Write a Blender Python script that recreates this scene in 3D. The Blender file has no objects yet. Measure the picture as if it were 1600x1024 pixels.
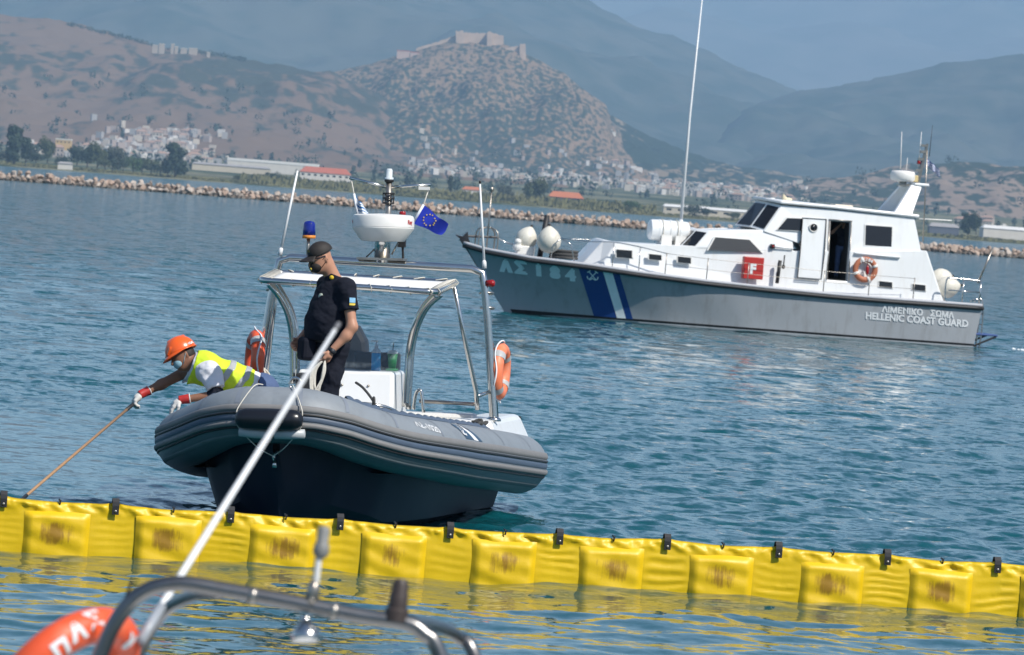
import bpy, bmesh, math, random
import numpy as np
from mathutils import Vector, Matrix
random.seed(7); RNG = np.random.default_rng(11)
scene = bpy.context.scene
COL = scene.collection
rad = math.radians

# ------------------------------------------------------------------ camera
CAM_H = 2.93; FPX = 8400.0; ROLL = rad(4.4); PITCH = math.atan(196.4 / FPX)
_fw = np.array([0, math.cos(PITCH), -math.sin(PITCH)]); _r0 = np.array([1.0, 0, 0]); _u0 = np.array([0, math.sin(PITCH), math.cos(PITCH)])
_rc = math.cos(ROLL) * _r0 + math.sin(ROLL) * _u0
_dn = math.sin(ROLL) * _r0 - math.cos(ROLL) * _u0
CAM = np.array([0, 0, CAM_H])
cd = bpy.data.cameras.new('camera'); cam = bpy.data.objects.new('camera', cd); COL.objects.link(cam)
m = Matrix.Identity(4)
for i in range(3):
    m[i][0] = _rc[i]; m[i][1] = -_dn[i]; m[i][2] = -_fw[i]; m[i][3] = CAM[i]
cam.matrix_world = m
cd.sensor_width = 36.0; cd.lens = FPX / 1600 * 36.0
cd.clip_start = 0.5; cd.clip_end = 90000
cd.dof.use_dof = True; cd.dof.focus_distance = 46.5; cd.dof.aperture_fstop = 11
scene.camera = cam

# ------------------------------------------------------------------ light
SUN = np.array([0.50, -0.46, 0.73]); SUN /= np.linalg.norm(SUN)
wd = bpy.data.worlds.new('World'); scene.world = wd; wd.use_nodes = True
nt = wd.node_tree; nt.nodes.clear()
sky = nt.nodes.new('ShaderNodeTexSky'); sky.sky_type = 'NISHITA'; sky.sun_disc = False
sky.sun_elevation = math.asin(SUN[2]); sky.sun_rotation = math.atan2(SUN[0], SUN[1])
sky.air_density = 1.0; sky.dust_density = 0.6; sky.ozone_density = 1.2
bg = nt.nodes.new('ShaderNodeBackground'); bg.inputs[1].default_value = 0.115
wo = nt.nodes.new('ShaderNodeOutputWorld')
nt.links.new(sky.outputs[0], bg.inputs[0]); nt.links.new(bg.outputs[0], wo.inputs[0])
sl = bpy.data.lights.new('sun', 'SUN'); sl.energy = 4.6; sl.angle = rad(0.55); sl.color = (1.0, 0.955, 0.88)
so = bpy.data.objects.new('sun', sl); COL.objects.link(so)
so.rotation_euler = Vector(tuple(SUN)).to_track_quat('Z', 'Y').to_euler()
scene.view_settings.view_transform = 'Standard'; scene.view_settings.look = 'None'
scene.view_settings.exposure = 0.25; scene.view_settings.gamma = 1.0
scene.view_settings.use_curve_mapping = False
scene.cycles.use_denoising = True
scene.cycles.max_bounces = 6; scene.cycles.transparent_max_bounces = 8
scene.cycles.caustics_reflective = False; scene.cycles.caustics_refractive = False

# ------------------------------------------------------------------ helpers
def at(px, py, Y):
    d = _fw * FPX + _rc * (px - 800) + _dn * (py - 512)
    return CAM + d * (Y / d[1])
def proj(p):
    v = np.asarray(p, float) - CAM; k = FPX / (v @ _fw)
    return 800 + k * (v @ _rc), 512 + k * (v @ _dn)
def proj_many(P):
    v = P - CAM; k = FPX / (v @ _fw)
    return np.stack([800 + k * (v @ _rc), 512 + k * (v @ _dn)], -1)

class Frame:
    """a thing's own axes; on() meets the sight line of a picture point with a plane of the thing"""
    def __init__(s, O, euler):
        s.O = np.array(O, float); s.e = euler
        M = Matrix.Rotation(euler[2], 3, 'Z') @ Matrix.Rotation(euler[1], 3, 'Y') @ Matrix.Rotation(euler[0], 3, 'X')
        s.M = np.array([[M[i][j] for j in range(3)] for i in range(3)])
    def w(s, p): return s.O + s.M @ np.asarray(p, float)
    def loc(s, p): return s.M.T @ (np.asarray(p, float) - s.O)
    def on(s, px, py, ax, val):
        d = s.M.T @ (_fw * FPX + _rc * (px - 800) + _dn * (py - 512)); c = s.M.T @ (CAM - s.O)
        return c + d * ((val - c[ax]) / d[ax])

class MB:
    def __init__(s): s.v = []; s.f = []; s.mi = []
    def add(s, V, Fc, mi=0):
        o = len(s.v); s.v += [tuple(map(float, p)) for p in V]
        s.f += [tuple(int(i) + o for i in f) for f in Fc]; s.mi += [mi] * len(Fc)
    def box(s, c, size, rz=0.0, mi=0, taper=1.0):
        hx, hy, hz = [k / 2 for k in size]; V = []
        for z, k in ((-hz, 1), (hz, taper)):
            for x, y in ((-hx, -hy), (hx, -hy), (hx, hy), (-hx, hy)):
                x2, y2 = x * k, y * k
                V.append((c[0] + x2 * math.cos(rz) - y2 * math.sin(rz), c[1] + x2 * math.sin(rz) + y2 * math.cos(rz), c[2] + z))
        s.add(V, [(3, 2, 1, 0), (4, 5, 6, 7), (0, 1, 5, 4), (1, 2, 6, 5), (2, 3, 7, 6), (3, 0, 4, 7)], mi)
    def prism(s, poly, off, mi=0):
        n = len(poly); P = [np.array(p, float) for p in poly]; o = np.array(off, float)
        V = P + [p + o for p in P]
        Fc = [tuple(range(n - 1, -1, -1)), tuple(range(n, 2 * n))] + [(i, (i + 1) % n, n + (i + 1) % n, n + i) for i in range(n)]
        s.add(V, Fc, mi)
    def loft(s, rings, closed=True, caps=True, mi=0, cyc=False):
        n = len(rings[0]); V = [p for r in rings for p in r]; Fc = []
        R_ = len(rings)
        for k in range(R_ if cyc else R_ - 1):
            k2 = (k + 1) % R_
            for i in range(n if closed else n - 1):
                j = (i + 1) % n
                Fc.append((k * n + i, k * n + j, k2 * n + j, k2 * n + i))
        if caps and not cyc and closed:
            Fc.append(tuple(range(n - 1, -1, -1))); Fc.append(tuple((R_ - 1) * n + i for i in range(n)))
        s.add(V, Fc, mi)
    def tube(s, pts, r, n=8, cyc=False, caps=True, mi=0):
        P = [np.array(p, float) for p in pts]; K = len(P)
        rs = r if hasattr(r, '__len__') else [r] * K
        T = []
        for i in range(K):
            a = P[(i - 1) % K] if (cyc or i > 0) else P[i]; b = P[(i + 1) % K] if (cyc or i < K - 1) else P[i]
            t = b - a; T.append(t / (np.linalg.norm(t) + 1e-12))
        u = np.cross(T[0], [0, 0, 1.0])
        if np.linalg.norm(u) < 1e-3: u = np.cross(T[0], [0, 1.0, 0])
        u /= np.linalg.norm(u); rings = []
        for i in range(K):
            u = u - T[i] * (u @ T[i]); u /= np.linalg.norm(u) + 1e-12
            w = np.cross(T[i], u)
            rings.append([P[i] + rs[i] * (math.cos(q) * u + math.sin(q) * w) for q in np.linspace(0, 2 * math.pi, n, endpoint=False)])
        s.loft(rings, True, caps, mi, cyc)
    def lathe(s, prof, o, ax=(0, 0, 1), n=20, mi=0):
        ax = np.array(ax, float); ax /= np.linalg.norm(ax)
        u = np.cross(ax, [0.3, 0.9, 0.2]); u /= np.linalg.norm(u); w = np.cross(ax, u); o = np.array(o, float)
        rings = [[o + ax * h + max(r, 1e-4) * (math.cos(q) * u + math.sin(q) * w) for q in np.linspace(0, 2 * math.pi, n, endpoint=False)] for r, h in prof]
        s.loft(rings, True, True, mi)
    def ell(s, c, r, n=14, M=None, mi=0):
        rings = []
        for a in np.linspace(-math.pi / 2 + .05, math.pi / 2 - .05, n // 2 + 2):
            ring = []
            for q in np.linspace(0, 2 * math.pi, n, endpoint=False):
                p = np.array([r[0] * math.cos(a) * math.cos(q), r[1] * math.cos(a) * math.sin(q), r[2] * math.sin(a)])
                ring.append(np.array(c) + (M @ p if M is not None else p))
            rings.append(ring)
        s.loft(rings, True, True, mi)
    def torus(s, c, R_, r, ax=(0, 1, 0), n=32, k=12, mi=0, squash=1.0):
        ax = np.array(ax, float); ax /= np.linalg.norm(ax)
        u = np.cross(ax, [0.1, 0.2, 1.0]); u /= np.linalg.norm(u); w = np.cross(ax, u); c = np.array(c, float)
        rings = []
        for a in np.linspace(0, 2 * math.pi, n, endpoint=False):
            d = math.cos(a) * u + math.sin(a) * w
            rings.append([c + d * (R_ + r * math.cos(b)) + ax * r * squash * math.sin(b) for b in np.linspace(0, 2 * math.pi, k, endpoint=False)])
        s.loft(rings, True, False, mi, True)
    def build(s, name, mats, parent=None, smooth=True, bevel=0, auto=None):
        me = bpy.data.meshes.new(name); me.from_pydata(s.v, [], s.f)
        if not isinstance(mats, (list, tuple)): mats = [mats]
        for q in mats: me.materials.append(q)
        if len(mats) > 1: me.polygons.foreach_set('material_index', s.mi)
        bm = bmesh.new(); bm.from_mesh(me); bmesh.ops.recalc_face_normals(bm, faces=bm.faces)
        if auto is not None:
            for e in bm.edges:
                if len(e.link_faces) == 2 and e.calc_face_angle(0) > rad(auto): e.smooth = False
        bm.to_mesh(me); bm.free()
        if smooth: me.polygons.foreach_set('use_smooth', [True] * len(me.polygons))
        o = bpy.data.objects.new(name, me); COL.objects.link(o)
        if parent is not None: o.parent = parent
        if bevel:
            b = o.modifiers.new('bevel', 'BEVEL'); b.width = bevel; b.segments = 2; b.limit_method = 'ANGLE'; b.angle_limit = rad(35)
        return o

def raw_obj(name, V, Fc, mat, parent=None, smooth=True):
    me = bpy.data.meshes.new(name)
    V = np.asarray(V, np.float32); Fc = np.asarray(Fc, np.int32)
    me.vertices.add(len(V)); me.vertices.foreach_set('co', V.ravel())
    me.loops.add(Fc.size); me.loops.foreach_set('vertex_index', Fc.ravel())
    me.polygons.add(len(Fc)); me.polygons.foreach_set('loop_start', np.arange(0, Fc.size, Fc.shape[1], dtype=np.int32))
    me.polygons.foreach_set('loop_total', np.full(len(Fc), Fc.shape[1], np.int32))
    me.polygons.foreach_set('use_smooth', np.full(len(Fc), smooth, bool))
    me.update(calc_edges=True); me.validate()
    for q in (mat if isinstance(mat, (list, tuple)) else [mat]): me.materials.append(q)
    o = bpy.data.objects.new(name, me); COL.objects.link(o)
    if parent is not None: o.parent = parent
    return o
def empty(name, loc=(0, 0, 0), euler=(0, 0, 0)):
    o = bpy.data.objects.new(name, None); COL.objects.link(o); o.location = tuple(map(float, loc)); o.rotation_euler = euler
    o.empty_display_size = 0.1
    return o
def tag(o, label=None, cat=None, group=None, kind=None):
    if label: o['label'] = label
    if cat: o['category'] = cat
    if group: o['group'] = group
    if kind: o['kind'] = kind
    return o
def copy_tree(o, parent=None):
    c = o.copy(); COL.objects.link(c); c.parent = parent
    for ch in list(o.children): copy_tree(ch, c)
    return c
def smooth_path(pts, n=8, cyc=False):
    P = [np.array(p, float) for p in pts]; K = len(P); out = []
    for i in range(K if cyc else K - 1):
        g = lambda j: P[j % K] if cyc else P[min(max(j, 0), K - 1)]
        p0, p1, p2, p3 = g(i - 1), g(i), g(i + 1), g(i + 2)
        for t in np.linspace(0, 1, n, endpoint=False):
            out.append(0.5 * ((2 * p1) + (-p0 + p2) * t + (2 * p0 - 5 * p1 + 4 * p2 - p3) * t * t + (-p0 + 3 * p1 - 3 * p2 + p3) * t ** 3))
    if not cyc: out.append(P[-1])
    return out

# value noise
_perm = RNG.permutation(512).astype(np.int64); _val = RNG.random(512) * 2 - 1
def vnoise(x, y):
    xi = np.floor(x).astype(np.int64); yi = np.floor(y).astype(np.int64); fx = x - xi; fy = y - yi
    fx = fx * fx * (3 - 2 * fx); fy = fy * fy * (3 - 2 * fy)
    h = lambda a, b: _val[(_perm[a & 511] + b * 57) & 511]
    return (h(xi, yi) * (1 - fx) + h(xi + 1, yi) * fx) * (1 - fy) + (h(xi, yi + 1) * (1 - fx) + h(xi + 1, yi + 1) * fx) * fy
def fbm(x, y, o=5, g=0.5):
    s = 0; a = 1
    for k in range(o): s = s + a * vnoise(x + 17.3 * k, y - 9.1 * k); x = x * 2.03; y = y * 2.03; a *= g
    return s

# ------------------------------------------------------------------ materials
def mat(name, col, rough=0.5, metal=0.0, var=0.12, scale=6.0, bump=0.0, bscale=None, spec=0.5, coat=0.0, dirt=None, dscale=3.0, damt=0.5, streak=0.0):
    M = bpy.data.materials.new(name); M.use_nodes = True; t = M.node_tree; N = t.nodes; L = t.links
    b = N['Principled BSDF']; b.inputs['Roughness'].default_value = rough; b.inputs['Metallic'].default_value = metal
    b.inputs['Specular IOR Level'].default_value = spec; b.inputs['Coat Weight'].default_value = coat
    tc = N.new('ShaderNodeTexCoord'); nz = N.new('ShaderNodeTexNoise'); nz.inputs['Scale'].default_value = scale; nz.inputs['Detail'].default_value = 5
    L.new(tc.outputs['Object'], nz.inputs['Vector'])
    mx = N.new('ShaderNodeMix'); mx.data_type = 'RGBA'
    mx.inputs['A'].default_value = tuple(c * (1 - var) for c in col) + (1,); mx.inputs['B'].default_value = tuple(min(1, c * (1 + var)) for c in col) + (1,)
    L.new(nz.outputs['Fac'], mx.inputs['Factor']); out = mx.outputs['Result']
    if dirt is not None:
        n2 = N.new('ShaderNodeTexNoise'); n2.inputs['Scale'].default_value = dscale; n2.inputs['Detail'].default_value = 8; n2.inputs['Roughness'].default_value = .65
        if streak:
            mp = N.new('ShaderNodeMapping'); mp.inputs['Scale'].default_value = (1, 1, streak); L.new(tc.outputs['Object'], mp.inputs['Vector']); L.new(mp.outputs[0], n2.inputs['Vector'])
        else: L.new(tc.outputs['Object'], n2.inputs['Vector'])
        rp = N.new('ShaderNodeMapRange'); rp.inputs['From Min'].default_value = .5; rp.inputs['From Max'].default_value = .75; rp.inputs['To Max'].default_value = damt
        L.new(n2.outputs['Fac'], rp.inputs['Value'])
        m2 = N.new('ShaderNodeMix'); m2.data_type = 'RGBA'; m2.inputs['B'].default_value = tuple(dirt) + (1,)
        L.new(out, m2.inputs['A']); L.new(rp.outputs['Result'], m2.inputs['Factor']); out = m2.outputs['Result']
    L.new(out, b.inputs['Base Color'])
    if bump:
        n3 = N.new('ShaderNodeTexNoise'); n3.inputs['Scale'].default_value = bscale or scale * 4; n3.inputs['Detail'].default_value = 4
        L.new(tc.outputs['Object'], n3.inputs['Vector'])
        bp = N.new('ShaderNodeBump'); bp.inputs['Strength'].default_value = 1; bp.inputs['Distance'].default_value = bump
        L.new(n3.outputs['Fac'], bp.inputs['Height']); L.new(bp.outputs['Normal'], b.inputs['Normal'])
    return M
def terrain_mat(name, soil, soil2, shrub, patch=14.0, thr=0.5, big=260.0, bigw=0.25, bare=None, sharp=.05, stretch=1.0):
    """dry ground with dark shrubs; all sizes in metres"""
    M = bpy.data.materials.new(name); M.use_nodes = True; t = M.node_tree; N = t.nodes; L = t.links
    b = N['Principled BSDF']; b.inputs['Roughness'].default_value = .95; b.inputs['Specular IOR Level'].default_value = .1
    tc = N.new('ShaderNodeTexCoord')
    mp = N.new('ShaderNodeMapping'); mp.inputs['Scale'].default_value = (1, 1 / stretch, 1); L.new(tc.outputs['Object'], mp.inputs['Vector'])
    def noise(sz, det=4, ro=.55):
        n = N.new('ShaderNodeTexNoise'); n.inputs['Scale'].default_value = 1 / sz; n.inputs['Detail'].default_value = det; n.inputs['Roughness'].default_value = ro
        L.new(mp.outputs['Vector'], n.inputs['Vector']); return n.outputs['Fac']
    def math_(op, a, v2):
        q = N.new('ShaderNodeMath'); q.operation = op
        for i, z in enumerate((a, v2)):
            if hasattr(z, 'is_linked'): L.new(z, q.inputs[i])
            else: q.inputs[i].default_value = z
        return q.outputs[0]
    def mixc(fac, a, c):
        q = N.new('ShaderNodeMix'); q.data_type = 'RGBA'; L.new(fac, q.inputs['Factor'])
        for k, z in (('A', a), ('B', c)):
            if hasattr(z, 'is_linked'): L.new(z, q.inputs[k])
            else: q.inputs[k].default_value = tuple(z) + (1,)
        return q.outputs['Result']
    s1 = mixc(noise(big * .5), soil, soil2)
    small = noise(patch, 2, .5); large = noise(big, 4)
    sm = math_('ADD', small, math_('MULTIPLY', math_('SUBTRACT', large, .5), bigw * 4))
    if bare is not None:   # bare rock to the right of x0 (metres, object space)
        sx = N.new('ShaderNodeSeparateXYZ'); L.new(tc.outputs['Object'], sx.inputs[0])
        r = N.new('ShaderNodeMapRange'); r.inputs['From Min'].default_value = bare[0]; r.inputs['From Max'].default_value = bare[1]; r.inputs['To Max'].default_value = bare[2]
        L.new(sx.outputs[0], r.inputs['Value']); sm = math_('SUBTRACT', sm, r.outputs['Result'])
        s1 = mixc(r.outputs['Result'], s1, bare[3])
    ms = N.new('ShaderNodeMapRange'); ms.inputs['From Min'].default_value = thr - sharp; ms.inputs['From Max'].default_value = thr + sharp
    L.new(sm, ms.inputs['Value'])
    L.new(mixc(ms.outputs['Result'], s1, shrub), b.inputs['Base Color'])
    return M
M = {}
M['white'] = mat('white_gelcoat', (.78, .79, .79), .3, var=.03, scale=2, coat=.2, dirt=(.52, .48, .40), dscale=6, damt=.28, streak=.15)
M['white2'] = mat('white_plastic', (.74, .73, .70), .45, var=.05, dirt=(.5, .46, .38), dscale=5, damt=.3)
M['hullgrey'] = mat('grey_hull_paint', (.36, .375, .40), .38, var=.06, scale=.7, coat=.1, dirt=(.22, .215, .21), dscale=5, damt=.55, bump=.006, bscale=1.6, streak=.12)
M['deckgrey'] = mat('grey_deck_paint', (.42, .43, .46), .6, var=.1)
M['black'] = mat('black_rubber', (.018, .018, .02), .55, var=.3)
M['blackm'] = mat('black_metal', (.03, .03, .033), .4, metal=.3)
M['navyhull'] = mat('navy_hull', (.006, .010, .026), .5, var=.2, dirt=(.016, .02, .034), dscale=4, damt=.6, streak=.2, spec=.3)
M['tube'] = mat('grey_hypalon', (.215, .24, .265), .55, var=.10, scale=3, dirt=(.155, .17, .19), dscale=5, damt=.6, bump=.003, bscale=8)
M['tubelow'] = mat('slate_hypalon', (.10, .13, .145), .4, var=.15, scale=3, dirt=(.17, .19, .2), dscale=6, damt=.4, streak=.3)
M['strake'] = mat('grey_rubber_strake', (.19, .187, .187), .7, var=.15, scale=9, dirt=(.2, .19, .18), dscale=7, damt=.6)
M['blueband'] = mat('blue_grey_band', (.075, .105, .155), .55, var=.15, scale=8)
M['steel'] = mat('stainless_steel', (.62, .61, .58), .16, metal=1, var=.1, scale=25)
M['steel2'] = mat('weathered_steel', (.4, .37, .33), .35, metal=.9, var=.25, scale=14, dirt=(.25, .16, .1), dscale=12, damt=.5)
M['canvas'] = mat('white_canvas', (.82, .81, .78), .8, var=.04, bump=.004, bscale=12)
M['rope'] = mat('pale_rope', (.62, .59, .52), .9, var=.25, scale=60)
M['ropedark'] = mat('dark_rope', (.06, .06, .06), .9, var=.4, scale=60)
M['orange'] = mat('orange_lifebuoy', (.80, .10, .03), .5, var=.1, dirt=(.7, .3, .18), dscale=6, damt=.5)
M['orange2'] = mat('faded_orange_lifebuoy', (.85, .22, .10), .5, var=.1, dirt=(.75, .42, .3), dscale=8, damt=.5)
M['brick'] = mat('rusty_orange_lifebuoy', (.42, .14, .07), .6, var=.15)
M['tape'] = mat('silver_reflective_tape', (.42, .43, .43), .35, var=.1)
M['hivis'] = mat('yellow_high_visibility_cloth', (.62, .80, .03), .75, var=.08, bump=.006, bscale=9)
M['tshirt'] = mat('white_tshirt_cloth', (.70, .70, .74), .85, var=.06, bump=.010, bscale=9, dirt=(.25, .25, .28), dscale=6, damt=.35)
M['navy'] = mat('navy_uniform_cloth', (.011, .013, .022), .9, var=.25, bump=.004, bscale=14, spec=.2)
M['jeans'] = mat('blue_denim', (.07, .11, .22), .85, var=.2, bump=.01, bscale=9)
M['skin'] = mat('tanned_skin', (.47, .24, .155), .5, var=.1, scale=12, spec=.35)
M['skin2'] = mat('dark_tanned_skin', (.24, .115, .07), .5, var=.12, scale=12, spec=.35)
M['hair'] = mat('dark_hair', (.02, .016, .014), .7, var=.3, scale=40)
M['maskblue'] = mat('pale_blue_mask', (.30, .50, .59), .8, var=.05)
M['helmet'] = mat('orange_helmet_plastic', (.85, .12, .015), .28, var=.05, coat=.2)
M['glove'] = mat('white_work_glove', (.62, .60, .57), .85, var=.12, scale=20)
M['red'] = mat('red_paint', (.45, .03, .025), .4, var=.08, scale=2)
M['redglass'] = mat('red_lamp_glass', (.30, .01, .012), .15, var=.05)
M['blueglass'] = mat('blue_beacon_glass', (.006, .018, .22), .1, var=.1, coat=.5)
M['amber'] = mat('amber_ring', (.8, .28, .05), .4)
M['euflag'] = mat('blue_flag_cloth', (.012, .035, .42), .8, var=.08)
M['gold'] = mat('gold_print', (.75, .55, .08), .7)
M['flagblue'] = mat('sky_blue_flag_cloth', (.03, .16, .40), .8)
M['flagwhite'] = mat('white_flag_cloth', (.75, .77, .8), .8)
M['boomy'] = None
M['letter'] = mat('pale_letter_paint', (.88, .92, .92), .5, var=.08)
M['letterw'] = mat('white_letter_paint', (.76, .77, .78), .5, var=.05)
M['stripeblue'] = mat('blue_stripe_paint', (.015, .06, .24), .4, var=.08, scale=1)
M['glass'] = mat('dark_window_glass', (.012, .012, .014), .08, var=.1, spec=.6)
M['tint'] = mat('smoked_window_panel', (.045, .047, .05), .35, var=.1)
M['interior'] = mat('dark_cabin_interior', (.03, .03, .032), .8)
M['fender'] = mat('scuffed_white_fender', (.66, .63, .55), .5, var=.08, dirt=(.33, .29, .22), dscale=3.5, damt=.7)
M['wood'] = mat('brown_pole_wood', (.36, .21, .11), .6, var=.25, scale=12)
M['seat'] = mat('charcoal_vinyl', (.03, .034, .042), .5, var=.15)
M['cleatgrey'] = mat('grey_fitting', (.45, .47, .48), .4)
M['green'] = mat('green_cup', (.03, .25, .07), .5)
M['bluegel'] = mat('blue_gel', (.02, .32, .62), .15, var=.03)
M['clearp'] = mat('clear_plastic', (.6, .66, .68), .15)
# ------------------------------------------------------------------ sea
BOOM_A = np.array([-5.6, 40.55]); BOOM_B = np.array([5.9, 42.40])
def boom_side(x, y):      # >0 on the camera's side of the boom
    d = (BOOM_B - BOOM_A) / np.linalg.norm(BOOM_B - BOOM_A)
    return (x - BOOM_A[0]) * d[1] - (y - BOOM_A[1]) * d[0]
def sea():
    ang_in = np.linspace(-rad(7.4), rad(7.4), 400)
    ang_out = np.concatenate([np.linspace(rad(7.4), rad(20), 26)[1:], np.linspace(rad(20), math.pi, 34)[1:]])
    ang = np.concatenate([-ang_out[::-1], ang_in, ang_out])
    da = np.gradient(ang)
    n = 1150; q = np.linspace(30 ** -.5, 420 ** -.5, n); r_mid = q ** -2.0
    rr = np.concatenate([np.geomspace(2, 30, 40)[:-1], r_mid, np.geomspace(420, 40000, 66)[1:]])
    dr = np.gradient(rr)
    A, R_ = np.meshgrid(ang, rr); X = R_ * np.sin(A); Y = R_ * np.cos(A)
    sp = np.maximum(np.abs(dr)[:, None] * np.ones_like(A), R_ * da[None, :])
    Z = np.zeros_like(X); rng = np.random.default_rng(5)
    N = 120; lam = np.geomspace(.19, 3.2, N)
    side = boom_side(X, Y)
    calm_in = np.clip((side + .3) / .6, 0, 1)                      # sheltered water inside the boom
    # a slick patch of calm water to the left of the inflatable
    slick = np.exp(-(((X + 6.0 + .25 * (Y - 56)* .5) / 2.6) ** 4 + ((Y - 56.5 + 2 * fbm(X / 2, Y / 5, 2)) / 8.8) ** 6))
    gust = .72 + .5 * (.5 + .5 * fbm(X / 9 + 3, Y / 26, 3))
    for i, l in enumerate(lam):
        th = rng.normal(rad(-62), rad(48)); k = 2 * math.pi / l
        a = .165 * l / (2 * math.pi) * math.sqrt(2 / N) * (1.0 if l < .55 else (.55 / l) ** .9) * 1.5
        f = np.clip((l / sp - 2.6) / 2.5, 0, 1)
        ph = k * (X * math.cos(th) + Y * math.sin(th)) + rng.random() * 6.283
        w = np.sin(ph); w = w + .22 * np.cos(2 * ph) * (1 if l > .5 else 0)
        loc = (1 - calm_in * (.80 if l < .6 else .45)) * (1 - slick * (.85 if l < 1.2 else .45))
        Z += a * f * w * loc * (gust if l < 1.5 else 1)
    V = np.stack([X, Y, Z], -1).reshape(-1, 3)
    nr, na = X.shape; idx = np.arange(nr * na).reshape(nr, na)
    Fc = np.stack([idx[:-1, :-1], idx[:-1, 1:], idx[1:, 1:], idx[1:, :-1]], -1).reshape(-1, 4)[:, ::-1]
    mt = bpy.data.materials.new('sea_water'); mt.use_nodes = True; t = mt.node_tree; NN = t.nodes; L = t.links
    b = NN['Principled BSDF']; b.inputs['Base Color'].default_value = (.004, .070, .088, 1); b.inputs['Roughness'].default_value = .06; b.inputs['Specular IOR Level'].default_value = .44
    b.inputs['IOR'].default_value = 1.333
    tc = NN.new('ShaderNodeTexCoord')
    def nz(sx, sy, sc, det):
        mp = NN.new('ShaderNodeMapping'); mp.inputs['Scale'].default_value = (sx, sy, 1); mp.inputs['Rotation'].default_value = (0, 0, rad(14))
        n_ = NN.new('ShaderNodeTexNoise'); n_.inputs['Scale'].default_value = sc; n_.inputs['Detail'].default_value = det; n_.inputs['Roughness'].default_value = .6
        L.new(tc.outputs['Object'], mp.inputs['Vector']); L.new(mp.outputs['Vector'], n_.inputs['Vector']); return n_.outputs['Fac']
    def nzc(sc, det, ro):
        mp = NN.new('ShaderNodeMapping'); mp.inputs['Rotation'].default_value = (0, 0, rad(21))
        n_ = NN.new('ShaderNodeTexNoise'); n_.inputs['Scale'].default_value = sc; n_.inputs['Detail'].default_value = det; n_.inputs['Roughness'].default_value = ro
        L.new(tc.outputs['Object'], mp.inputs['Vector']); L.new(mp.outputs['Vector'], n_.inputs['Vector'])
        s_ = NN.new('ShaderNodeVectorMath'); s_.operation = 'SUBTRACT'; s_.inputs[1].default_value = (.5, .5, .5); L.new(n_.outputs['Color'], s_.inputs[0]); return s_.outputs[0]
    def vscale(v, k):
        q = NN.new('ShaderNodeVectorMath'); q.operation = 'SCALE'; L.new(v, q.inputs[0])
        if hasattr(k, 'is_linked'): L.new(k, q.inputs['Scale'])
        else: q.inputs['Scale'].default_value = k
        return q.outputs[0]
    def vop(op, a_, b_):
        q = NN.new('ShaderNodeVectorMath'); q.operation = op; L.new(a_, q.inputs[0])
        if b_ is not None: L.new(b_, q.inputs[1])
        return q.outputs[0]
    def rng_(f0, f1, t0, t1):
        q = NN.new('ShaderNodeMapRange'); q.inputs['From Min'].default_value = f0; q.inputs['From Max'].default_value = f1; q.inputs['To Min'].default_value = t0; q.inputs['To Max'].default_value = t1
        L.new(sx.outputs[1], q.inputs['Value']); return q.outputs['Result']
    sx = NN.new('ShaderNodeSeparateXYZ'); L.new(tc.outputs['Object'], sx.inputs[0])
    geo = NN.new('ShaderNodeNewGeometry')
    # ripples finer than the mesh: sheltered inside the boom, and carried by the shading where the mesh grows coarse
    at_ = NN.new('ShaderNodeAttribute'); at_.attribute_name = 'ripple'
    fine = vscale(nzc(7.0, 2, .5), at_.outputs['Fac']); far_ = vscale(nzc(1.6, 3, .55), rng_(50, 200, .0, 2.7))
    nn = vop('NORMALIZE', vop('ADD', geo.outputs['Normal'], vop('ADD', fine, far_)), None)
    L.new(nn, b.inputs['Normal'])
    o = raw_obj('sea', V, Fc, mt); ra = o.data.attributes.new('ripple', 'FLOAT', 'POINT'); ra.data.foreach_set('value', (.75 * (1 - np.maximum(calm_in * .76, slick * .8))).astype(np.float32).ravel()); tag(o, 'rippled blue green sea of the bay', None, kind='structure')
sea()

# ------------------------------------------------------------------ land and hills
M['plain'] = terrain_mat('coastal_plain', (.20, .17, .11), (.12, .13, .06), (.04, .055, .025), patch=60, thr=.52, big=400)
SHORE = 4200.0; SK = SHORE / 3000.0      # the far shore, and how far its things stand back with it
def land_z(x, y):
    q = np.clip((y - 4800) / 4500, 0, 1)
    return 0.7 + 4 * np.clip((y - SHORE) / 900, 0, 1) + 52 * q ** 1.2
HILLS = [lambda x, y: land_z(x, y)]
def land():
    yy = np.concatenate([[SHORE - 15, SHORE - 8], np.linspace(SHORE, 9600, 120), np.geomspace(9700, 40000, 20)]); uu = np.linspace(-1, 1, 90)
    Yg, U = np.meshgrid(yy, uu, indexing='ij'); X = U * (Yg * .30 + 200)
    shore = 18 * fbm(X / 120, X * 0 + 3.3, 4)
    Yg = Yg + np.where(Yg < SHORE + 600, shore, 0)
    Z = land_z(X, Yg) + .6 * fbm(X / 60, Yg / 60, 4); Z[0] = -1.0; Z[1] = .15
    n, m_ = X.shape; idx = np.arange(n * m_).reshape(n, m_)
    Fc = np.stack([idx[:-1, :-1], idx[:-1, 1:], idx[1:, 1:], idx[1:, :-1]], -1).reshape(-1, 4)
    tag(raw_obj('coastal_plain', np.stack([X, Yg, Z], -1).reshape(-1, 3), Fc, M['plain']), kind='structure')
land()
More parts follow.
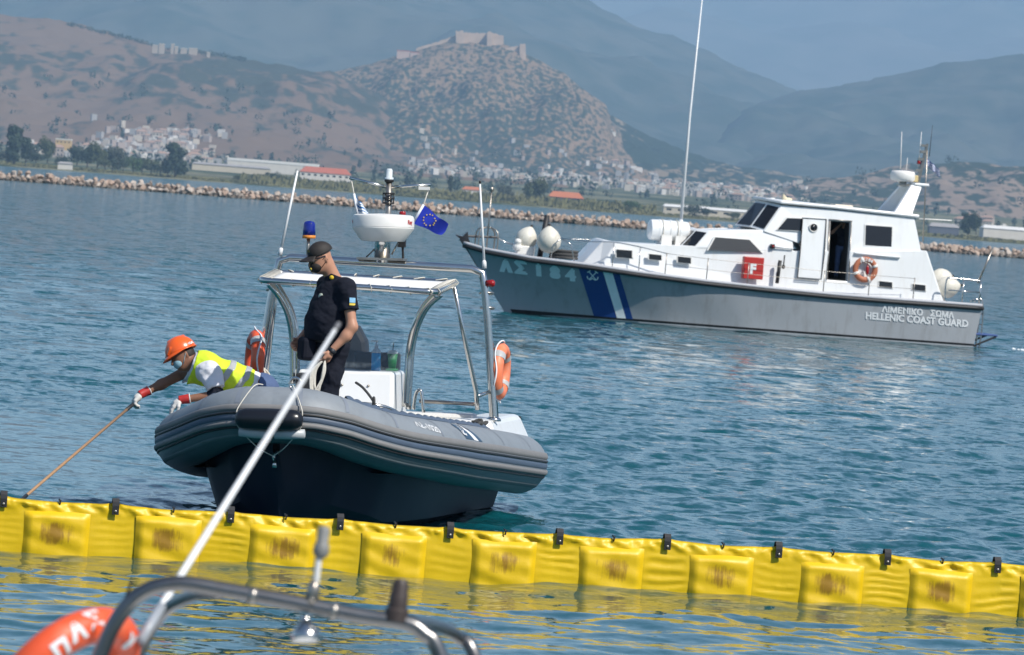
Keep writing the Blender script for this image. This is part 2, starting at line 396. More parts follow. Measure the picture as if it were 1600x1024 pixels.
def ridge(name, D, prof, near, far, base, mt, amp, gx=160., gy=420., nx=260, ny=110, p=1.25, skew=0.0, edge=8.):
    P = np.array([at(a, b, D)[[0, 2]] for a, b in prof]); o = np.argsort(P[:, 0]); P = P[o]
    rx = lambda x: np.interp(x, P[:, 0], P[:, 1])
    def h(x, y):
        tn = np.clip((D - y) / near, 0, 1); tf = np.clip((y - D) / far, 0, 1)
        w = np.where(y < D, 1 - tn, 1 - tf)
        g = np.where(y < D, w ** p, w ** 1.1)
        xs = x + skew * (D - y)
        z = base + (rx(xs) - base) * g
        k = np.clip(1 - w, 0, 1)
        n_ = fbm(x / gx, y / gy, 6)
        z = z + amp * n_ * np.minimum(1, k * 3.0) * (w ** .5) * np.clip((rx(xs) - base) / 120, .05, 1) + edge * fbm(x / 45, y / 45 + 7, 4) * w ** .3 * np.clip((rx(xs) - base) / 60, 0, 1)
        return z
    x0, x1 = P[0, 0], P[-1, 0]
    xs = np.linspace(x0, x1, nx); ys = np.concatenate([np.linspace(D - near, D, ny), np.linspace(D, D + far, 24)[1:]])
    Yg, Xg = np.meshgrid(ys, xs, indexing='ij'); Z = h(Xg, Yg)
    edge_x = np.clip(np.minimum(Xg - x0, x1 - Xg) / ((x1 - x0) * .02), 0, 1); Z = base - 30 + (Z - base + 30) * edge_x
    Z[0] = base - 30; Z[-1] = base - 60
    n, m_ = Xg.shape; idx = np.arange(n * m_).reshape(n, m_)
    Fc = np.stack([idx[:-1, :-1], idx[:-1, 1:], idx[1:, 1:], idx[1:, :-1]], -1).reshape(-1, 4)
    ob = raw_obj(name, np.stack([Xg, Yg, Z], -1).reshape(-1, 3), Fc, mt); tag(ob, kind='structure')
    HILLS.append(lambda x, y: np.where((y > D - near) & (y < D + far) & (x > x0) & (x < x1), h(x, y), -99.))
    return h
soil, soil2 = (.22, .155, .105), (.18, .115, .073)
SH = (.028, .042, .026)
M['hillA'] = terrain_mat('dry_hillside', soil2, (.135, .092, .066), (.045, .05, .035), patch=26, thr=.57, big=340, bigw=.40, stretch=4.5, sharp=.07)
M['hillB'] = terrain_mat('castle_hillside', (.25, .17, .108), (.20, .132, .084), (.035, .047, .032), patch=8.5, thr=.485, big=220, bigw=.11, bare=(90, 260, .16, (.22, .18, .15)), sharp=.06, stretch=6.5)
M['forest'] = terrain_mat('forested_slope', (.24, .18, .12), (.2, .15, .1), (.022, .034, .02), patch=22, thr=.36, big=200, bigw=.3, stretch=5)
M['hillC'] = terrain_mat('forest_topped_hill', (.26, .19, .14), (.22, .16, .12), (.03, .042, .025), patch=18, thr=.45, big=220, bigw=.25, stretch=4)
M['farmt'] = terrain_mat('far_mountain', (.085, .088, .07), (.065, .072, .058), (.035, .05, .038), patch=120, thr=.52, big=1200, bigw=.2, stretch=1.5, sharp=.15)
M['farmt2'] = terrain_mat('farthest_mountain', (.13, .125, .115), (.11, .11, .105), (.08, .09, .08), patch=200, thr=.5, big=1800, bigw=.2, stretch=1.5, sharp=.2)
hill_left = ridge('brown_hill', 9600, [(-900, 60), (-500, 10), (-250, 0), (-60, 12), (0, 22), (60, 30), (105, 36), (160, 48), (215, 62), (245, 76), (300, 80), (340, 84), (400, 96), (450, 105), (520, 112), (600, 150), (680, 210), (760, 275), (900, 310)], 2700, 1600, 30, M['hillA'], 30, gx=190, gy=420, p=1.45, edge=5)
hill_castle = ridge('castle_hill', 10500, [(60, 275), (170, 268), (270, 236), (350, 205), (420, 165), (480, 126), (540, 107), (585, 98), (620, 86), (650, 77), (690, 67), (714, 64), (745, 65), (785, 67), (806, 76), (824, 88), (850, 98), (880, 113), (900, 130), (925, 150), (948, 168), (954, 188), (968, 205), (985, 232), (1010, 270), (1060, 305), (1140, 318)], 2000, 1500, 40, M['hillB'], 30, gx=95, gy=420, p=1.05, edge=4, nx=340, ny=150)
ridge('forest_spur', 10900, [(700, 240), (880, 190), (940, 178), (958, 182), (1000, 205), (1060, 234), (1100, 249), (1150, 262), (1200, 268), (1250, 277), (1300, 285), (1420, 318), (1500, 345)], 1900, 1300, 40, M['forest'], 22, gx=120, gy=300, p=.95, edge=5)
ridge('forest_hill', 8600, [(1090, 332), (1180, 306), (1215, 292), (1270, 281), (1330, 275), (1400, 262), (1450, 255), (1500, 251), (1550, 256), (1600, 261), (1700, 272), (1900, 280), (2300, 330), (2600, 400)], 1100, 1200, 30, M['hillC'], 20, gx=70, gy=300, p=.8, edge=4)
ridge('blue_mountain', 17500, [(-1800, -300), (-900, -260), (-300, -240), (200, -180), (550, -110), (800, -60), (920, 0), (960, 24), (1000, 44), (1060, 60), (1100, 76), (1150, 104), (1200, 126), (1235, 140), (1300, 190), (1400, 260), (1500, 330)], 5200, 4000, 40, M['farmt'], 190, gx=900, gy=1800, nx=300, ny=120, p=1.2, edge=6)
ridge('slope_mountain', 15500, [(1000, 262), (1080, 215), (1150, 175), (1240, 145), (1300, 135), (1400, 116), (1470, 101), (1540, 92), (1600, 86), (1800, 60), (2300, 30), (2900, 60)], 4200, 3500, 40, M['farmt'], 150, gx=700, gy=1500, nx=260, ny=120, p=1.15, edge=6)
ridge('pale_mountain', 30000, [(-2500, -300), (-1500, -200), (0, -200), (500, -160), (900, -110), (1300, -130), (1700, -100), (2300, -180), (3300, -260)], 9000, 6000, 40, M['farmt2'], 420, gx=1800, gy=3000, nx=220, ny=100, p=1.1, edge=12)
def ground_z(x, y):
    return max(float(h(np.array([x]), np.array([y]))[0]) for h in HILLS)

# ------------------------------------------------------------------ breakwater
def breakwater():
    root = empty('breakwater', (0, 890, 0)); tag(root, 'long low breakwater of piled pale boulders across the bay', 'breakwater')
    rk = [mat('boulder_%s' % n, c, .85, var=.25, scale=1.6, bump=.08, bscale=3, dirt=(.24, .19, .15), dscale=1.1, damt=.7) for n, c in (('pale', (.44, .38, .33)), ('tan', (.37, .29, .235)), ('rose', (.38, .28, .22)))]
    wet = mat('wet_stone', (.13, .11, .09), .5, var=.3, scale=1.5)
    rng = random.Random(3); meshes = []
    for k in range(9):
        bm = bmesh.new()
        for i in range(17):
            v = Vector((rng.gauss(0, 1), rng.gauss(0, 1), rng.gauss(0, 1))).normalized()
            bm.verts.new((v.x * rng.uniform(.75, 1.15), v.y * .95, v.z * rng.uniform(.62, .95)))
        r = bmesh.ops.convex_hull(bm, input=bm.verts)
        for v in [v for v in bm.verts if not v.link_faces]: bm.verts.remove(v)
        me = bpy.data.meshes.new('boulder'); bm.to_mesh(me); bm.free(); me.materials.append(rk[k % 3]); meshes.append(me)
    spots = []
    for row, (yy, zz, step, rlo, rhi) in enumerate(((-2.3, .4, .95, .42, .8), (-1.2, .85, .9, .36, .75), (.1, 1.1, 1.0, .36, .72))):
        x = -128.0
        while x < 128:
            r = rng.uniform(rlo, rhi)
            spots.append((abs(x) > 90 or row == 2 and abs(x) > 60, x + rng.uniform(-.3, .3), yy + rng.uniform(-.4, .4), zz + rng.uniform(-.3, .3), r)); x += step * rng.uniform(.75, 1.2)
    spots.sort(key=lambda q: (q[0], abs(q[1])))
    st = MB()
    for i, (_, x, y, z, r) in enumerate(spots):
        me = meshes[rng.randrange(9)]
        eu = (rng.uniform(0, 6), rng.uniform(-.5, .5), rng.uniform(0, 6))
        if i < 300:
            o = bpy.data.objects.new('boulder', me); COL.objects.link(o); o.parent = root
            o.location = (x, y, z); o.scale = (r, r, r); o.rotation_euler = eu
        else:
            R3 = Matrix.Rotation(eu[2], 3, 'Z') @ Matrix.Rotation(eu[0], 3, 'X')
            st.add([tuple(R3 @ v.co * r + Vector((x, y, z))) for v in me.vertices], [tuple(p.vertices) for p in me.polygons], rng.randrange(3))
    o = st.build('outer_boulders', rk, root, smooth=False); o['kind'] = 'stuff'
    # wet foot stones and the core under them
    st = MB(); x = -130.0
    while x < 130:
        r = rng.uniform(.35, .6); me = meshes[rng.randrange(9)]; R3 = Matrix.Rotation(rng.uniform(0, 6), 3, 'Z')
        st.add([tuple(R3 @ v.co * r + Vector((x, -3.4 + rng.uniform(-.3, .3), .12))) for v in me.vertices], [tuple(p.vertices) for p in me.polygons]); x += rng.uniform(.7, 1.2)
    o = st.build('wet_foot_stones', wet, root, smooth=False); o['kind'] = 'stuff'
    c = MB(); c.prism([(-131, -3.0, -1), (-131, -1.6, .5), (-131, .2, 1.0), (-131, 2, .7), (-131, 4, -1)], (262, 0, 0)); c.build('rubble_core', wet, root, smooth=False)
breakwater()

# ------------------------------------------------------------------ trees, reeds, houses on the far shore
def leaf_cloud(mb, rng, c, r, n, sz, hollow=.55):
    for i in range(n):
        while True:
            d = np.array([rng.gauss(0, 1) for _ in range(3)]); d /= np.linalg.norm(d) + 1e-9
            if d[2] > -.75: break
        k = hollow + (1 - hollow) * rng.random() ** .6
        p = np.array(c) + d * np.array(r) * k
        s_ = sz * rng.uniform(.6, 1.3); u = np.array([rng.gauss(0, 1) for _ in range(3)]); u -= d * (u @ d) * .6; u /= np.linalg.norm(u)
        w = np.cross(u, d + np.array([rng.gauss(0, .4) for _ in range(3)])); w /= np.linalg.norm(w) + 1e-9
        mb.add([p - u * s_, p + w * s_ * .7, p + u * s_, p - w * s_ * .7 + d * s_ * .3], [(0, 1, 2, 3)])
TREE = {}
def make_tree(kind, seed):
    rng = random.Random(seed); crown = MB(); trunk = MB()
    H_ = 1.0
    if kind == 'round': blobs = [((rng.uniform(-.3, .3), rng.uniform(-.3, .3), .55 + rng.uniform(-.33, .25)), rng.uniform(.17, .27)) for _ in range(18)]
    elif kind == 'tall': blobs = [((rng.uniform(-.13, .13), rng.uniform(-.13, .13), z), rng.uniform(.10, .19)) for z in np.linspace(.12, .88, 14)]
    else: blobs = [((rng.uniform(-.45, .45), rng.uniform(-.35, .35), .45 + rng.uniform(-.25, .2)), rng.uniform(.2, .32)) for _ in range(11)]
    for c, r in blobs: leaf_cloud(crown, rng, c, (r, r, r * .85), 95, .045)
    trunk.tube([(0, 0, -.03), (.01, 0, .2), (-.01, .01, .5), (0, 0, .75)], [.035, .028, .02, .008], 6)
    for c, r in blobs[:6]: trunk.tube([(0, 0, .25 + .1 * rng.random()), tuple(np.array(c) * (.6, .6, .85)), c], [.016, .011, .005], 5)
    return crown, trunk
for i, (k, s_) in enumerate((('round', 1), ('round', 2), ('tall', 3), ('tall', 4), ('bush', 5), ('bush', 6))):
    cr, tr = make_tree(k, s_); TREE.setdefault(k, []).append((cr, tr))
LEAF = [mat('leaf_%s' % n, c, .7, var=.45, scale=7, spec=.2) for n, c in (('olive', (.070, .085, .038)), ('dark', (.035, .052, .030)), ('grey', (.075, .085, .06)), ('green', (.06, .10, .03)))]
BARK = mat('bark', (.10, .075, .055), .9, var=.3)
_treemesh = {}
def tree(kind, var, px, pyb, hpx, D, leaf, label, wid=1.0):
    D = D * SK; p = at(px, pyb, D); h = hpx * D / FPX; z = ground_z(p[0], p[1]); z = max(z, .3) if abs(p[2] - z) > 6 else p[2]
    root = empty('tree' if kind != 'bush' else 'shrub', (p[0], p[1], z), (0, 0, random.uniform(0, 6))); root.scale = (h * wid, h * wid, h)
    key = (kind, var, leaf)
    if key not in _treemesh:
        cr, tr = TREE[kind][var]; a = cr.build('crown', LEAF[leaf], root, smooth=False); b = tr.build('trunk', BARK, root); _treemesh[key] = (a, b)
    else:
        for q in _treemesh[key]:
            c = q.copy(); COL.objects.link(c); c.parent = root
    tag(root, label, 'tree' if kind != 'bush' else 'shrub')
    return root
for a in [
    ('tall', 0, 22, 254, 60, 3010, 1, 'tall dark tree at the left edge of the far shore'),
    ('round', 0, 40, 254, 42, 3060, 1, 'dark tree just right of the leftmost tall tree on the shore', .8),
    ('round', 1, 74, 254, 42, 3050, 0, 'round olive tree in the left row, right of the leftmost dark trees', .7),
    ('round', 0, 120, 258, 32, 3120, 1, 'low dark tree between two round trees in the left shore row', .9),
    ('round', 1, 152, 262, 42, 3040, 0, 'round tree near the middle of the left shore row', .8),
    ('round', 0, 176, 266, 40, 3080, 2, 'grey green tree above the short shrubs of the left shore', .75),
    ('bush', 0, 208, 268, 27, 3040, 3, 'green shrub left of the leaning dark tree on the shore', .9),
    ('round', 1, 192, 268, 30, 3090, 2, 'small grey green tree in the middle of the left shore row', .7),
    ('bush', 1, 236, 271, 27, 3050, 0, 'olive shrub touching the leaning dark tree on the shore', 1.0),
    ('tall', 1, 274, 275, 52, 3020, 1, 'dark two-lobed tree standing alone before the white sheds', 1.3),
    ('round', 0, 262, 275, 27, 3030, 1, 'low dark crown at the foot of the lone shore tree', .9),
    ('bush', 0, 12, 255, 22, 3020, 1, 'low dark shrub under the tall tree at the left edge', 1.2),
    ('bush', 1, 56, 256, 22, 3015, 1, 'dark shrub filling the gap right of the leftmost trees', 1.2),
    ('bush', 0, 96, 259, 18, 3030, 1, 'dark shrub beside the small waterfront kiosk', 1.2),
    ('round', 1, 136, 261, 36, 3060, 1, 'dark round tree right of the kiosk', .85),
    ('bush', 1, 164, 264, 20, 3020, 0, 'olive shrub under the grey green tree of the left shore', 1.3),
    ('bush', 0, 184, 266, 22, 3030, 1, 'dark shrub in the middle of the left shore row', 1.2),
    ('round', 0, 222, 270, 26, 3060, 1, 'dark bushy tree left of the lone leaning shore tree', 1.0),
    ('bush', 1, 250, 273, 20, 3040, 1, 'dark shrub just left of the lone shore tree', 1.3),
    ('bush', 0, 425, 284, 18, 3080, 1, 'dark shrub below the long white sheds', 1.2),
    ('bush', 1, 372, 283, 12, 3060, 0, 'small shrub on the bank below the long sheds', 1.1),
    ('round', 1, 832, 309, 46, 3080, 0, 'big round olive tree behind the patrol boat bow', .92),
    ('round', 0, 790, 303, 28, 3250, 2, 'grey tree left of the big round olive tree', 1.0),
    ('bush', 0, 944, 312, 16, 3300, 1, 'dark shrub right of the orange roofed house', 1.3),
    ('bush', 1, 990, 330, 20, 3040, 3, 'green shrub left of the beige warehouse', 1.3),
    ('bush', 0, 1082, 338, 22, 3040, 1, 'dark shrub before the beige warehouse beside the tall aerial', 1.2),
    ('bush', 1, 1105, 339, 17, 3040, 1, 'second dark shrub before the beige warehouse', 1.1),
    ('bush', 1, 1145, 343, 14, 3040, 0, 'broad olive shrub at the right of the beige warehouse', 1.6),
    ('tall', 0, 1512, 366, 34, 3060, 1, 'dark tree beside the white warehouse at the right', 1.2),
    ('round', 1, 1525, 366, 36, 3050, 1, 'dark round tree leaning on the white warehouse at the right', .6),
    ('tall', 1, 704, 300, 26, 3200, 1, 'slim dark tree between the flag and the white whip aerial', .8),
]: tree(*a)
def reeds():
    rng = np.random.default_rng(8); n = 26000
    D = SHORE + 5 + 420 * rng.random(n) ** 1.6; X = (rng.random(n) - .5) * 2 * (D * .125)
    dens = fbm(X / 70, D / 40, 3) * .5 + .5
    px0 = X / D * FPX + 800
    hgt = np.where((px0 < 360) | (px0 > 1010), 1.6, 5.2) * (.35 + dens) * (.7 + .6 * rng.random(n)) * np.clip((D - SHORE + 10) / 60, .2, 1) * 1.15
    w = .9 + 1.3 * rng.random(n); z = np.maximum(land_z(X, D), .3) - .3
    yaw = rng.random(n) * 3.14; cx, sy = np.cos(yaw) * w, np.sin(yaw) * w
    V = np.stack([np.stack([X - cx, D - sy, z], -1), np.stack([X + cx, D + sy, z], -1), np.stack([X + cx * .7, D + sy * .7, z + hgt], -1), np.stack([X - cx * .5, D - sy * .5, z + hgt * .85], -1)], 1).reshape(-1, 3)
    mt = mat('reed_bed', (.17, .16, .075), .9, var=.5, scale=.03, dirt=(.085, .10, .045), dscale=.02, damt=.9, spec=.1)
    tag(raw_obj('reed_bed', V, np.arange(n * 4).reshape(-1, 4), mt, smooth=False), 'green and straw coloured reeds along the far shore', None, kind='stuff')
reeds()
def shed(name, pxa, pya, pxb, pyb, D, hpx, roofpx, deep, wallm, roofm, label, cat='building', wins=0, flat=False):
    D = D * SK if D < 4000 else D * 1.3; deep = deep * SK; A = at(pxa, pya, D); B = at(pxb, pyb, D); w = B[0] - A[0]; k = D / FPX; h = hpx * k; z0 = min(A[2], B[2]) - 1.5
    zt = (A[2] + B[2]) / 2 + h - (0); root = empty(name, ((A[0] + B[0]) / 2, D, z0)); H_ = zt - z0; rh = roofpx * k
    q = MB(); q.box((0, deep / 2, H_ / 2), (w, deep, H_)); q.build('wall', wallm, root, smooth=False)
    q = MB()
    if flat: q.box((0, deep / 2, H_ + rh / 2), (w + .8, deep + .8, rh))
    else:
        q.loft([[(-w / 2 - .6, -.6, H_ + .02), (w / 2 + .6, -.6, H_ + .02), (w / 2 + .6, deep + .6, H_ + .02), (-w / 2 - .6, deep + .6, H_ + .02)],
                [(-w / 2 + rh * .8, deep / 2 - .1, H_ + rh), (w / 2 - rh * .8, deep / 2 - .1, H_ + rh), (w / 2 - rh * .8, deep / 2 + .1, H_ + rh), (-w / 2 + rh * .8, deep / 2 + .1, H_ + rh)]])
    q.build('roof', roofm, root, smooth=False)
    for i in range(wins):
        q = MB(); q.box((-w / 2 + (i + .5) * w / wins, -.04, H_ - min(h * .5, 2.2)), (w / wins * .45, .1, min(1.6, h * .5))); q.build('window', M['glass'], root, smooth=False)
    tag(root, label, cat); return root
T = {n: mat(n, c, .8, var=.12, scale=.2) for n, c in dict(pale_wall=(.62, .58, .52), beige_wall=(.52, .46, .36), white_roof=(.74, .72, .68), grey_roof=(.33, .31, .30), red_roof=(.42, .12, .07), orange_roof=(.45, .15, .07), dark_wall=(.10, .11, .14), pink_wall=(.5, .36, .3), sand=(.40, .33, .26)).items()}
shed('long_shed', 300, 262, 420, 272, 3500, 7, 3, 22, T['beige_wall'], T['grey_roof'], 'long low grey roofed shed on the left shore')
shed('white_shed', 355, 263, 495, 274, 3900, 13, 4, 30, T['pale_wall'], T['white_roof'], 'long white roofed shed above the left shore', flat=True)
shed('red_roof_building', 468, 277, 546, 283, 3450, 9, 9, 22, T['pale_wall'], T['red_roof'], 'wide house with a faded red roof right of the white shed', wins=8)
shed('orange_roof_house', 856, 314, 911, 318, 3120, 7, 9, 14, T['dark_wall'], T['orange_roof'], 'dark walled house with orange roof beside the round tree', wins=3)
shed('beige_warehouse', 1036, 334, 1250, 351, 3200, 12, 4, 30, T['beige_wall'], T['white_roof'], 'long beige warehouse behind the shrubs', wins=12)
shed('white_warehouse', 1536, 371, 1680, 382, 3150, 15, 5, 30, T['pale_wall'], T['white_roof'], 'white warehouse at the right edge of the shore')
shed('dark_barn', 1452, 362, 1498, 366, 3200, 9, 6, 14, T['dark_wall'], T['grey_roof'], 'dark barn left of the dark tree at right')
shed('small_orange_house', 722, 301, 752, 303, 3300, 5, 5, 12, T['pale_wall'], T['orange_roof'], 'small orange roofed house right of the blue flag')
shed('yellow_block', 86, 232, 110, 234, 4600, 14, 2, 12, mat('ochre_wall', (.55, .36, .15), .8), T['pale_wall'], 'ochre block of flats behind the left trees', wins=4, flat=True)
shed('waterfront_kiosk', 90, 262, 112, 264, 3008, 7, 3, 6, T['pale_wall'], T['grey_roof'], 'small pale kiosk on the left waterfront')
# the far town: one mesh per look, one object per house
def town():
    rng = random.Random(21); kinds = []
    walls = [mat('house_%s' % n, c, .85, var=.08) for n, c in (('white', (.60, .57, .53)), ('cream', (.47, .42, .35)), ('grey', (.34, .33, .32)), ('rose', (.38, .31, .27)))]
    roofm = mat('tile_roof', (.34, .22, .165), .85)
    for k in range(8):
        q = MB(); w = rng.uniform(.8, 1.3); d = 1.0; h = rng.uniform(.7, 1.3)
        q.box((0, 0, h / 2 - .4), (w, d, h + .8), mi=0)
        if k % 2: q.loft([[(-w / 2 - .05, -d / 2 - .05, h + .005), (w / 2 + .05, -d / 2 - .05, h + .005), (w / 2 + .05, d / 2 + .05, h + .005), (-w / 2 - .05, d / 2 + .05, h + .005)], [(-w / 4, -.02, h + .3), (w / 4, -.02, h + .3), (w / 4, .02, h + .3), (-w / 4, .02, h + .3)]], mi=1)
        else: q.box((w * .15, 0, h + .12), (w * .35, d * .4, .24), mi=0)
        for i in range(3):
            for j in range(2):
                q.box((-w / 2 + (i + .5) * w / 3, -d / 2 - .005, h * (.3 + .42 * j)), (w * .13, .02, h * .18), mi=2)
        o = q.build('house', [walls[k % 4], roofm, M['glass']], None, smooth=False); kinds.append(o)
    used = [False] * 8
    def put(px, D, sz, label, group):
        x = (px - 800) / FPX * D; z = ground_z(x, D); k = rng.randrange(8)
        o = kinds[k] if not used[k] else kinds[k].copy()
        if used[k]: COL.objects.link(o)
        used[k] = True
        o.location = (x, D, z); o.scale = (sz * rng.uniform(.8, 1.5), sz, sz * rng.uniform(.6, 1.0)); o.rotation_euler = (0, 0, rng.uniform(-.5, .5)); tag(o, label, 'house', group)
    for i in range(105): put(rng.triangular(130, 320, 240), rng.uniform(6300, 7450), rng.uniform(6, 10), 'pale house in the hazy town under the brown hill at left', 'houses of the left town')
    for i in range(62): put(rng.uniform(640, 900), rng.uniform(7200, 8700), rng.uniform(6, 10), 'pale house in the hazy town at the foot of the castle hill', 'houses under the castle hill')
    for i in range(118): put(rng.triangular(880, 1240, 1090), rng.uniform(7000, 9100), rng.uniform(6, 10), 'pale house in the hazy town right of the castle hill', 'houses of the right town')
    for i in range(16): put(rng.uniform(-10, 130), rng.uniform(5600, 7000), rng.uniform(8, 12), 'pale house behind the trees at the far left shore', 'houses at the left edge')
    for i in range(9): put(rng.uniform(1480, 1640), rng.uniform(5400, 6600), rng.uniform(8, 12), 'pale house behind the white warehouse at the right edge', 'houses at the right edge')
    st = MB()
    for i in range(900):
        px = rng.choice((rng.triangular(100, 350, 240), rng.uniform(620, 920), rng.triangular(880, 1260, 1090), rng.triangular(880, 1260, 1090))); D = rng.uniform(7000, 9000) if px > 500 else rng.uniform(6300, 7500); x = (px - 800) / FPX * D; z = ground_z(x, D); w = rng.uniform(6, 13)
        h = rng.uniform(4, 9); st.box((x, D, z + h / 2 - 2), (w * .8, 8, h + 4), rng.uniform(-.5, .5), rng.randrange(4))
    tag(st.build('far_houses', walls, None, smooth=False), 'dense pale houses of the far town in the haze', None, kind='stuff')
    # dark cypress and garden trees between the houses
    g = MB()
    for i in range(420):
        px = rng.choice((rng.uniform(-20, 420), rng.uniform(420, 900), rng.uniform(880, 1620))); D = rng.uniform(5200, 8800); x = (px - 800) / FPX * D; z = ground_z(x, D)
        h = rng.uniform(6, 15); w = h * rng.choice((.22, .5, .7)); leaf_cloud(g, rng, (x, D, z + h * .5), (w, w, h * .55), 26, h * .16)
    tag(g.build('garden_trees', LEAF[1], None, smooth=False), 'hazy dark trees scattered through the far town', None, kind='stuff')
town()

# ------------------------------------------------------------------ castle and hill buildings
def castle():
    D = 10480; root = empty('castle', at(765, 84, D)); loc = np.array(root.location)
    st = mat('castle_stone', (.48, .36, .27), .9, var=.25, scale=.05, dirt=(.3, .24, .2), dscale=.08, damt=.6)
    rg = random.Random(12)
    def wall(name, pts, low, deep, yoff=0):
        # ragged wall head: the profile is broken into merlons and gaps
        Q = []
        for (xa, ya), (xb, yb) in zip(pts[:-1], pts[1:]):
            k = max(1, int(abs(xb - xa) / 2.2))
            for i in range(k):
                f = i / k; f2 = (i + .98) / k; dy = rg.choice((0, 0, .5, 1.3)) + rg.uniform(0, .4)
                Q += [(xa + (xb - xa) * f, ya + (yb - ya) * f + dy), (xa + (xb - xa) * f2, ya + (yb - ya) * f2 + dy)]
        P = [tuple(at(a, b, D + yoff) - loc) for a, b in Q] + [tuple(at(a, b, D + yoff) - loc) for a, b in low[::-1]]
        q = MB(); q.prism(P, (0, deep, 0)); return q.build(name, st, root, smooth=False)
    wall('outer_wall', [(716, 77), (740, 78), (764, 77), (790, 75), (806, 72), (821, 70)], [(716, 92), (821, 94)], 8, -95)
    wall('keep_wall', [(713, 50), (745, 51), (762, 52)], [(713, 84), (762, 84)], 20, 10)
    wall('inner_wall', [(762, 50), (768, 50), (780, 54), (787, 56)], [(762, 84), (787, 82)], 18, 4)
    wall('corner_tower', [(712, 48), (724, 47)], [(713, 90), (724, 90)], 14, -6)
    wall('round_tower', [(761, 49), (769, 49)], [(761, 84), (769, 84)], 14, -8)
    wall('end_tower', [(812, 69), (821, 68)], [(812, 94), (822, 94)], 10, -103)
    wall('gate_tower', [(714, 74), (722, 74)], [(714, 93), (722, 93)], 10, -103)
    wall('west_wall', [(650, 75), (680, 66), (712, 55)], [(650, 84), (712, 84)], 8, 10)
    for px, py in ((735, 55), (752, 56), (775, 60)):
        q = MB(); p = at(px, py, D + 19) - loc; q.box(p, (3, 2.4, 4)); q.build('gate_opening', M['interior'], root, smooth=False)
    tag(root, 'ruined stone castle with walls and keep on the hilltop', 'castle')
castle()
def hill_block(name, D, rects, label, m_, rm, deep=12):
    root = empty(name, at(rects[0][0], rects[0][3], D)); loc = np.array(root.location)
    for a, b, c, d in rects:
        p, q_ = at(a, d, D) - loc, at(c, b, D) - loc
        q = MB(); q.box(((p[0] + q_[0]) / 2, deep / 2, (p[2] + q_[2]) / 2 - 3), (q_[0] - p[0], deep, q_[2] - p[2] + 6)); q.build('wall', m_, root, smooth=False)
        q = MB(); q.box(((p[0] + q_[0]) / 2, deep / 2, q_[2] + .8), (q_[0] - p[0] + 1, deep + 1, 1.5)); q.build('roof', rm, root, smooth=False)
    tag(root, label, 'building')
hill_block('monastery', 9480, [(238, 72, 247, 78), (248, 70, 257, 79), (267, 70, 272, 80), (273, 74, 278, 80), (282, 77, 292, 82), (295, 77, 308, 82), (323, 83, 328, 87)], 'white monastery buildings on the ridge of the brown hill', T['sand'], T['beige_wall'])
hill_block('white_chapel', 10150, [(938, 207, 950, 217), (950, 204, 956, 216), (956, 208, 962, 219)], 'small white chapel on the cliff of the castle hill', mat('chapel_white', (.8, .78, .72), .8), T['white_roof'])
hill_block('hilltop_house', 10350, [(620, 81, 640, 87), (641, 83, 655, 88)], 'red roofed house left of the castle on the hilltop', T['pink_wall'], T['red_roof'])

def ridge_trees():
    rg = random.Random(31); g = MB()
    for px, py in [(105 + i * 2.6, float(np.interp(105 + i * 2.6, [105, 160, 215, 245], [37, 49, 62, 74]))) for i in range(52)] + [(310 + i * 2.2, float(np.interp(310 + i * 2.2, [310, 340, 400], [80, 84, 96]))) for i in range(34)] + [(262, 78), (279, 78), (297, 80)]:
        p = at(px, py + 3, 9560); h = rg.uniform(5, 11); w = h * rg.uniform(.35, .6); leaf_cloud(g, rg, (p[0], p[1] + rg.uniform(-15, 15), p[2] + h * .25), (w, w, h * .5), 26, h * .16)
    tag(g.build('ridge_trees', LEAF[1], None, smooth=False), 'dark pines along the ridge of the brown hill', None, kind='stuff')
ridge_trees()
# ------------------------------------------------------------------ haze
def haze():
    q = MB(); q.box((0, 0, 1098), (86000, 86000, 2200)); 
    mt = bpy.data.materials.new('haze_air'); mt.use_nodes = True; t = mt.node_tree; t.nodes.clear()
    v = t.nodes.new('ShaderNodeVolumePrincipled'); o = t.nodes.new('ShaderNodeOutputMaterial')
    v.inputs['Color'].default_value = (.43, .70, 1.0, 1); v.inputs['Density'].default_value = 4.9e-5; v.inputs['Anisotropy'].default_value = -0.3
    t.links.new(v.outputs[0], o.inputs['Volume'])
    tag(q.build('haze', mt, None, smooth=False), 'pale blue summer haze over the bay', None, kind='stuff')
haze()
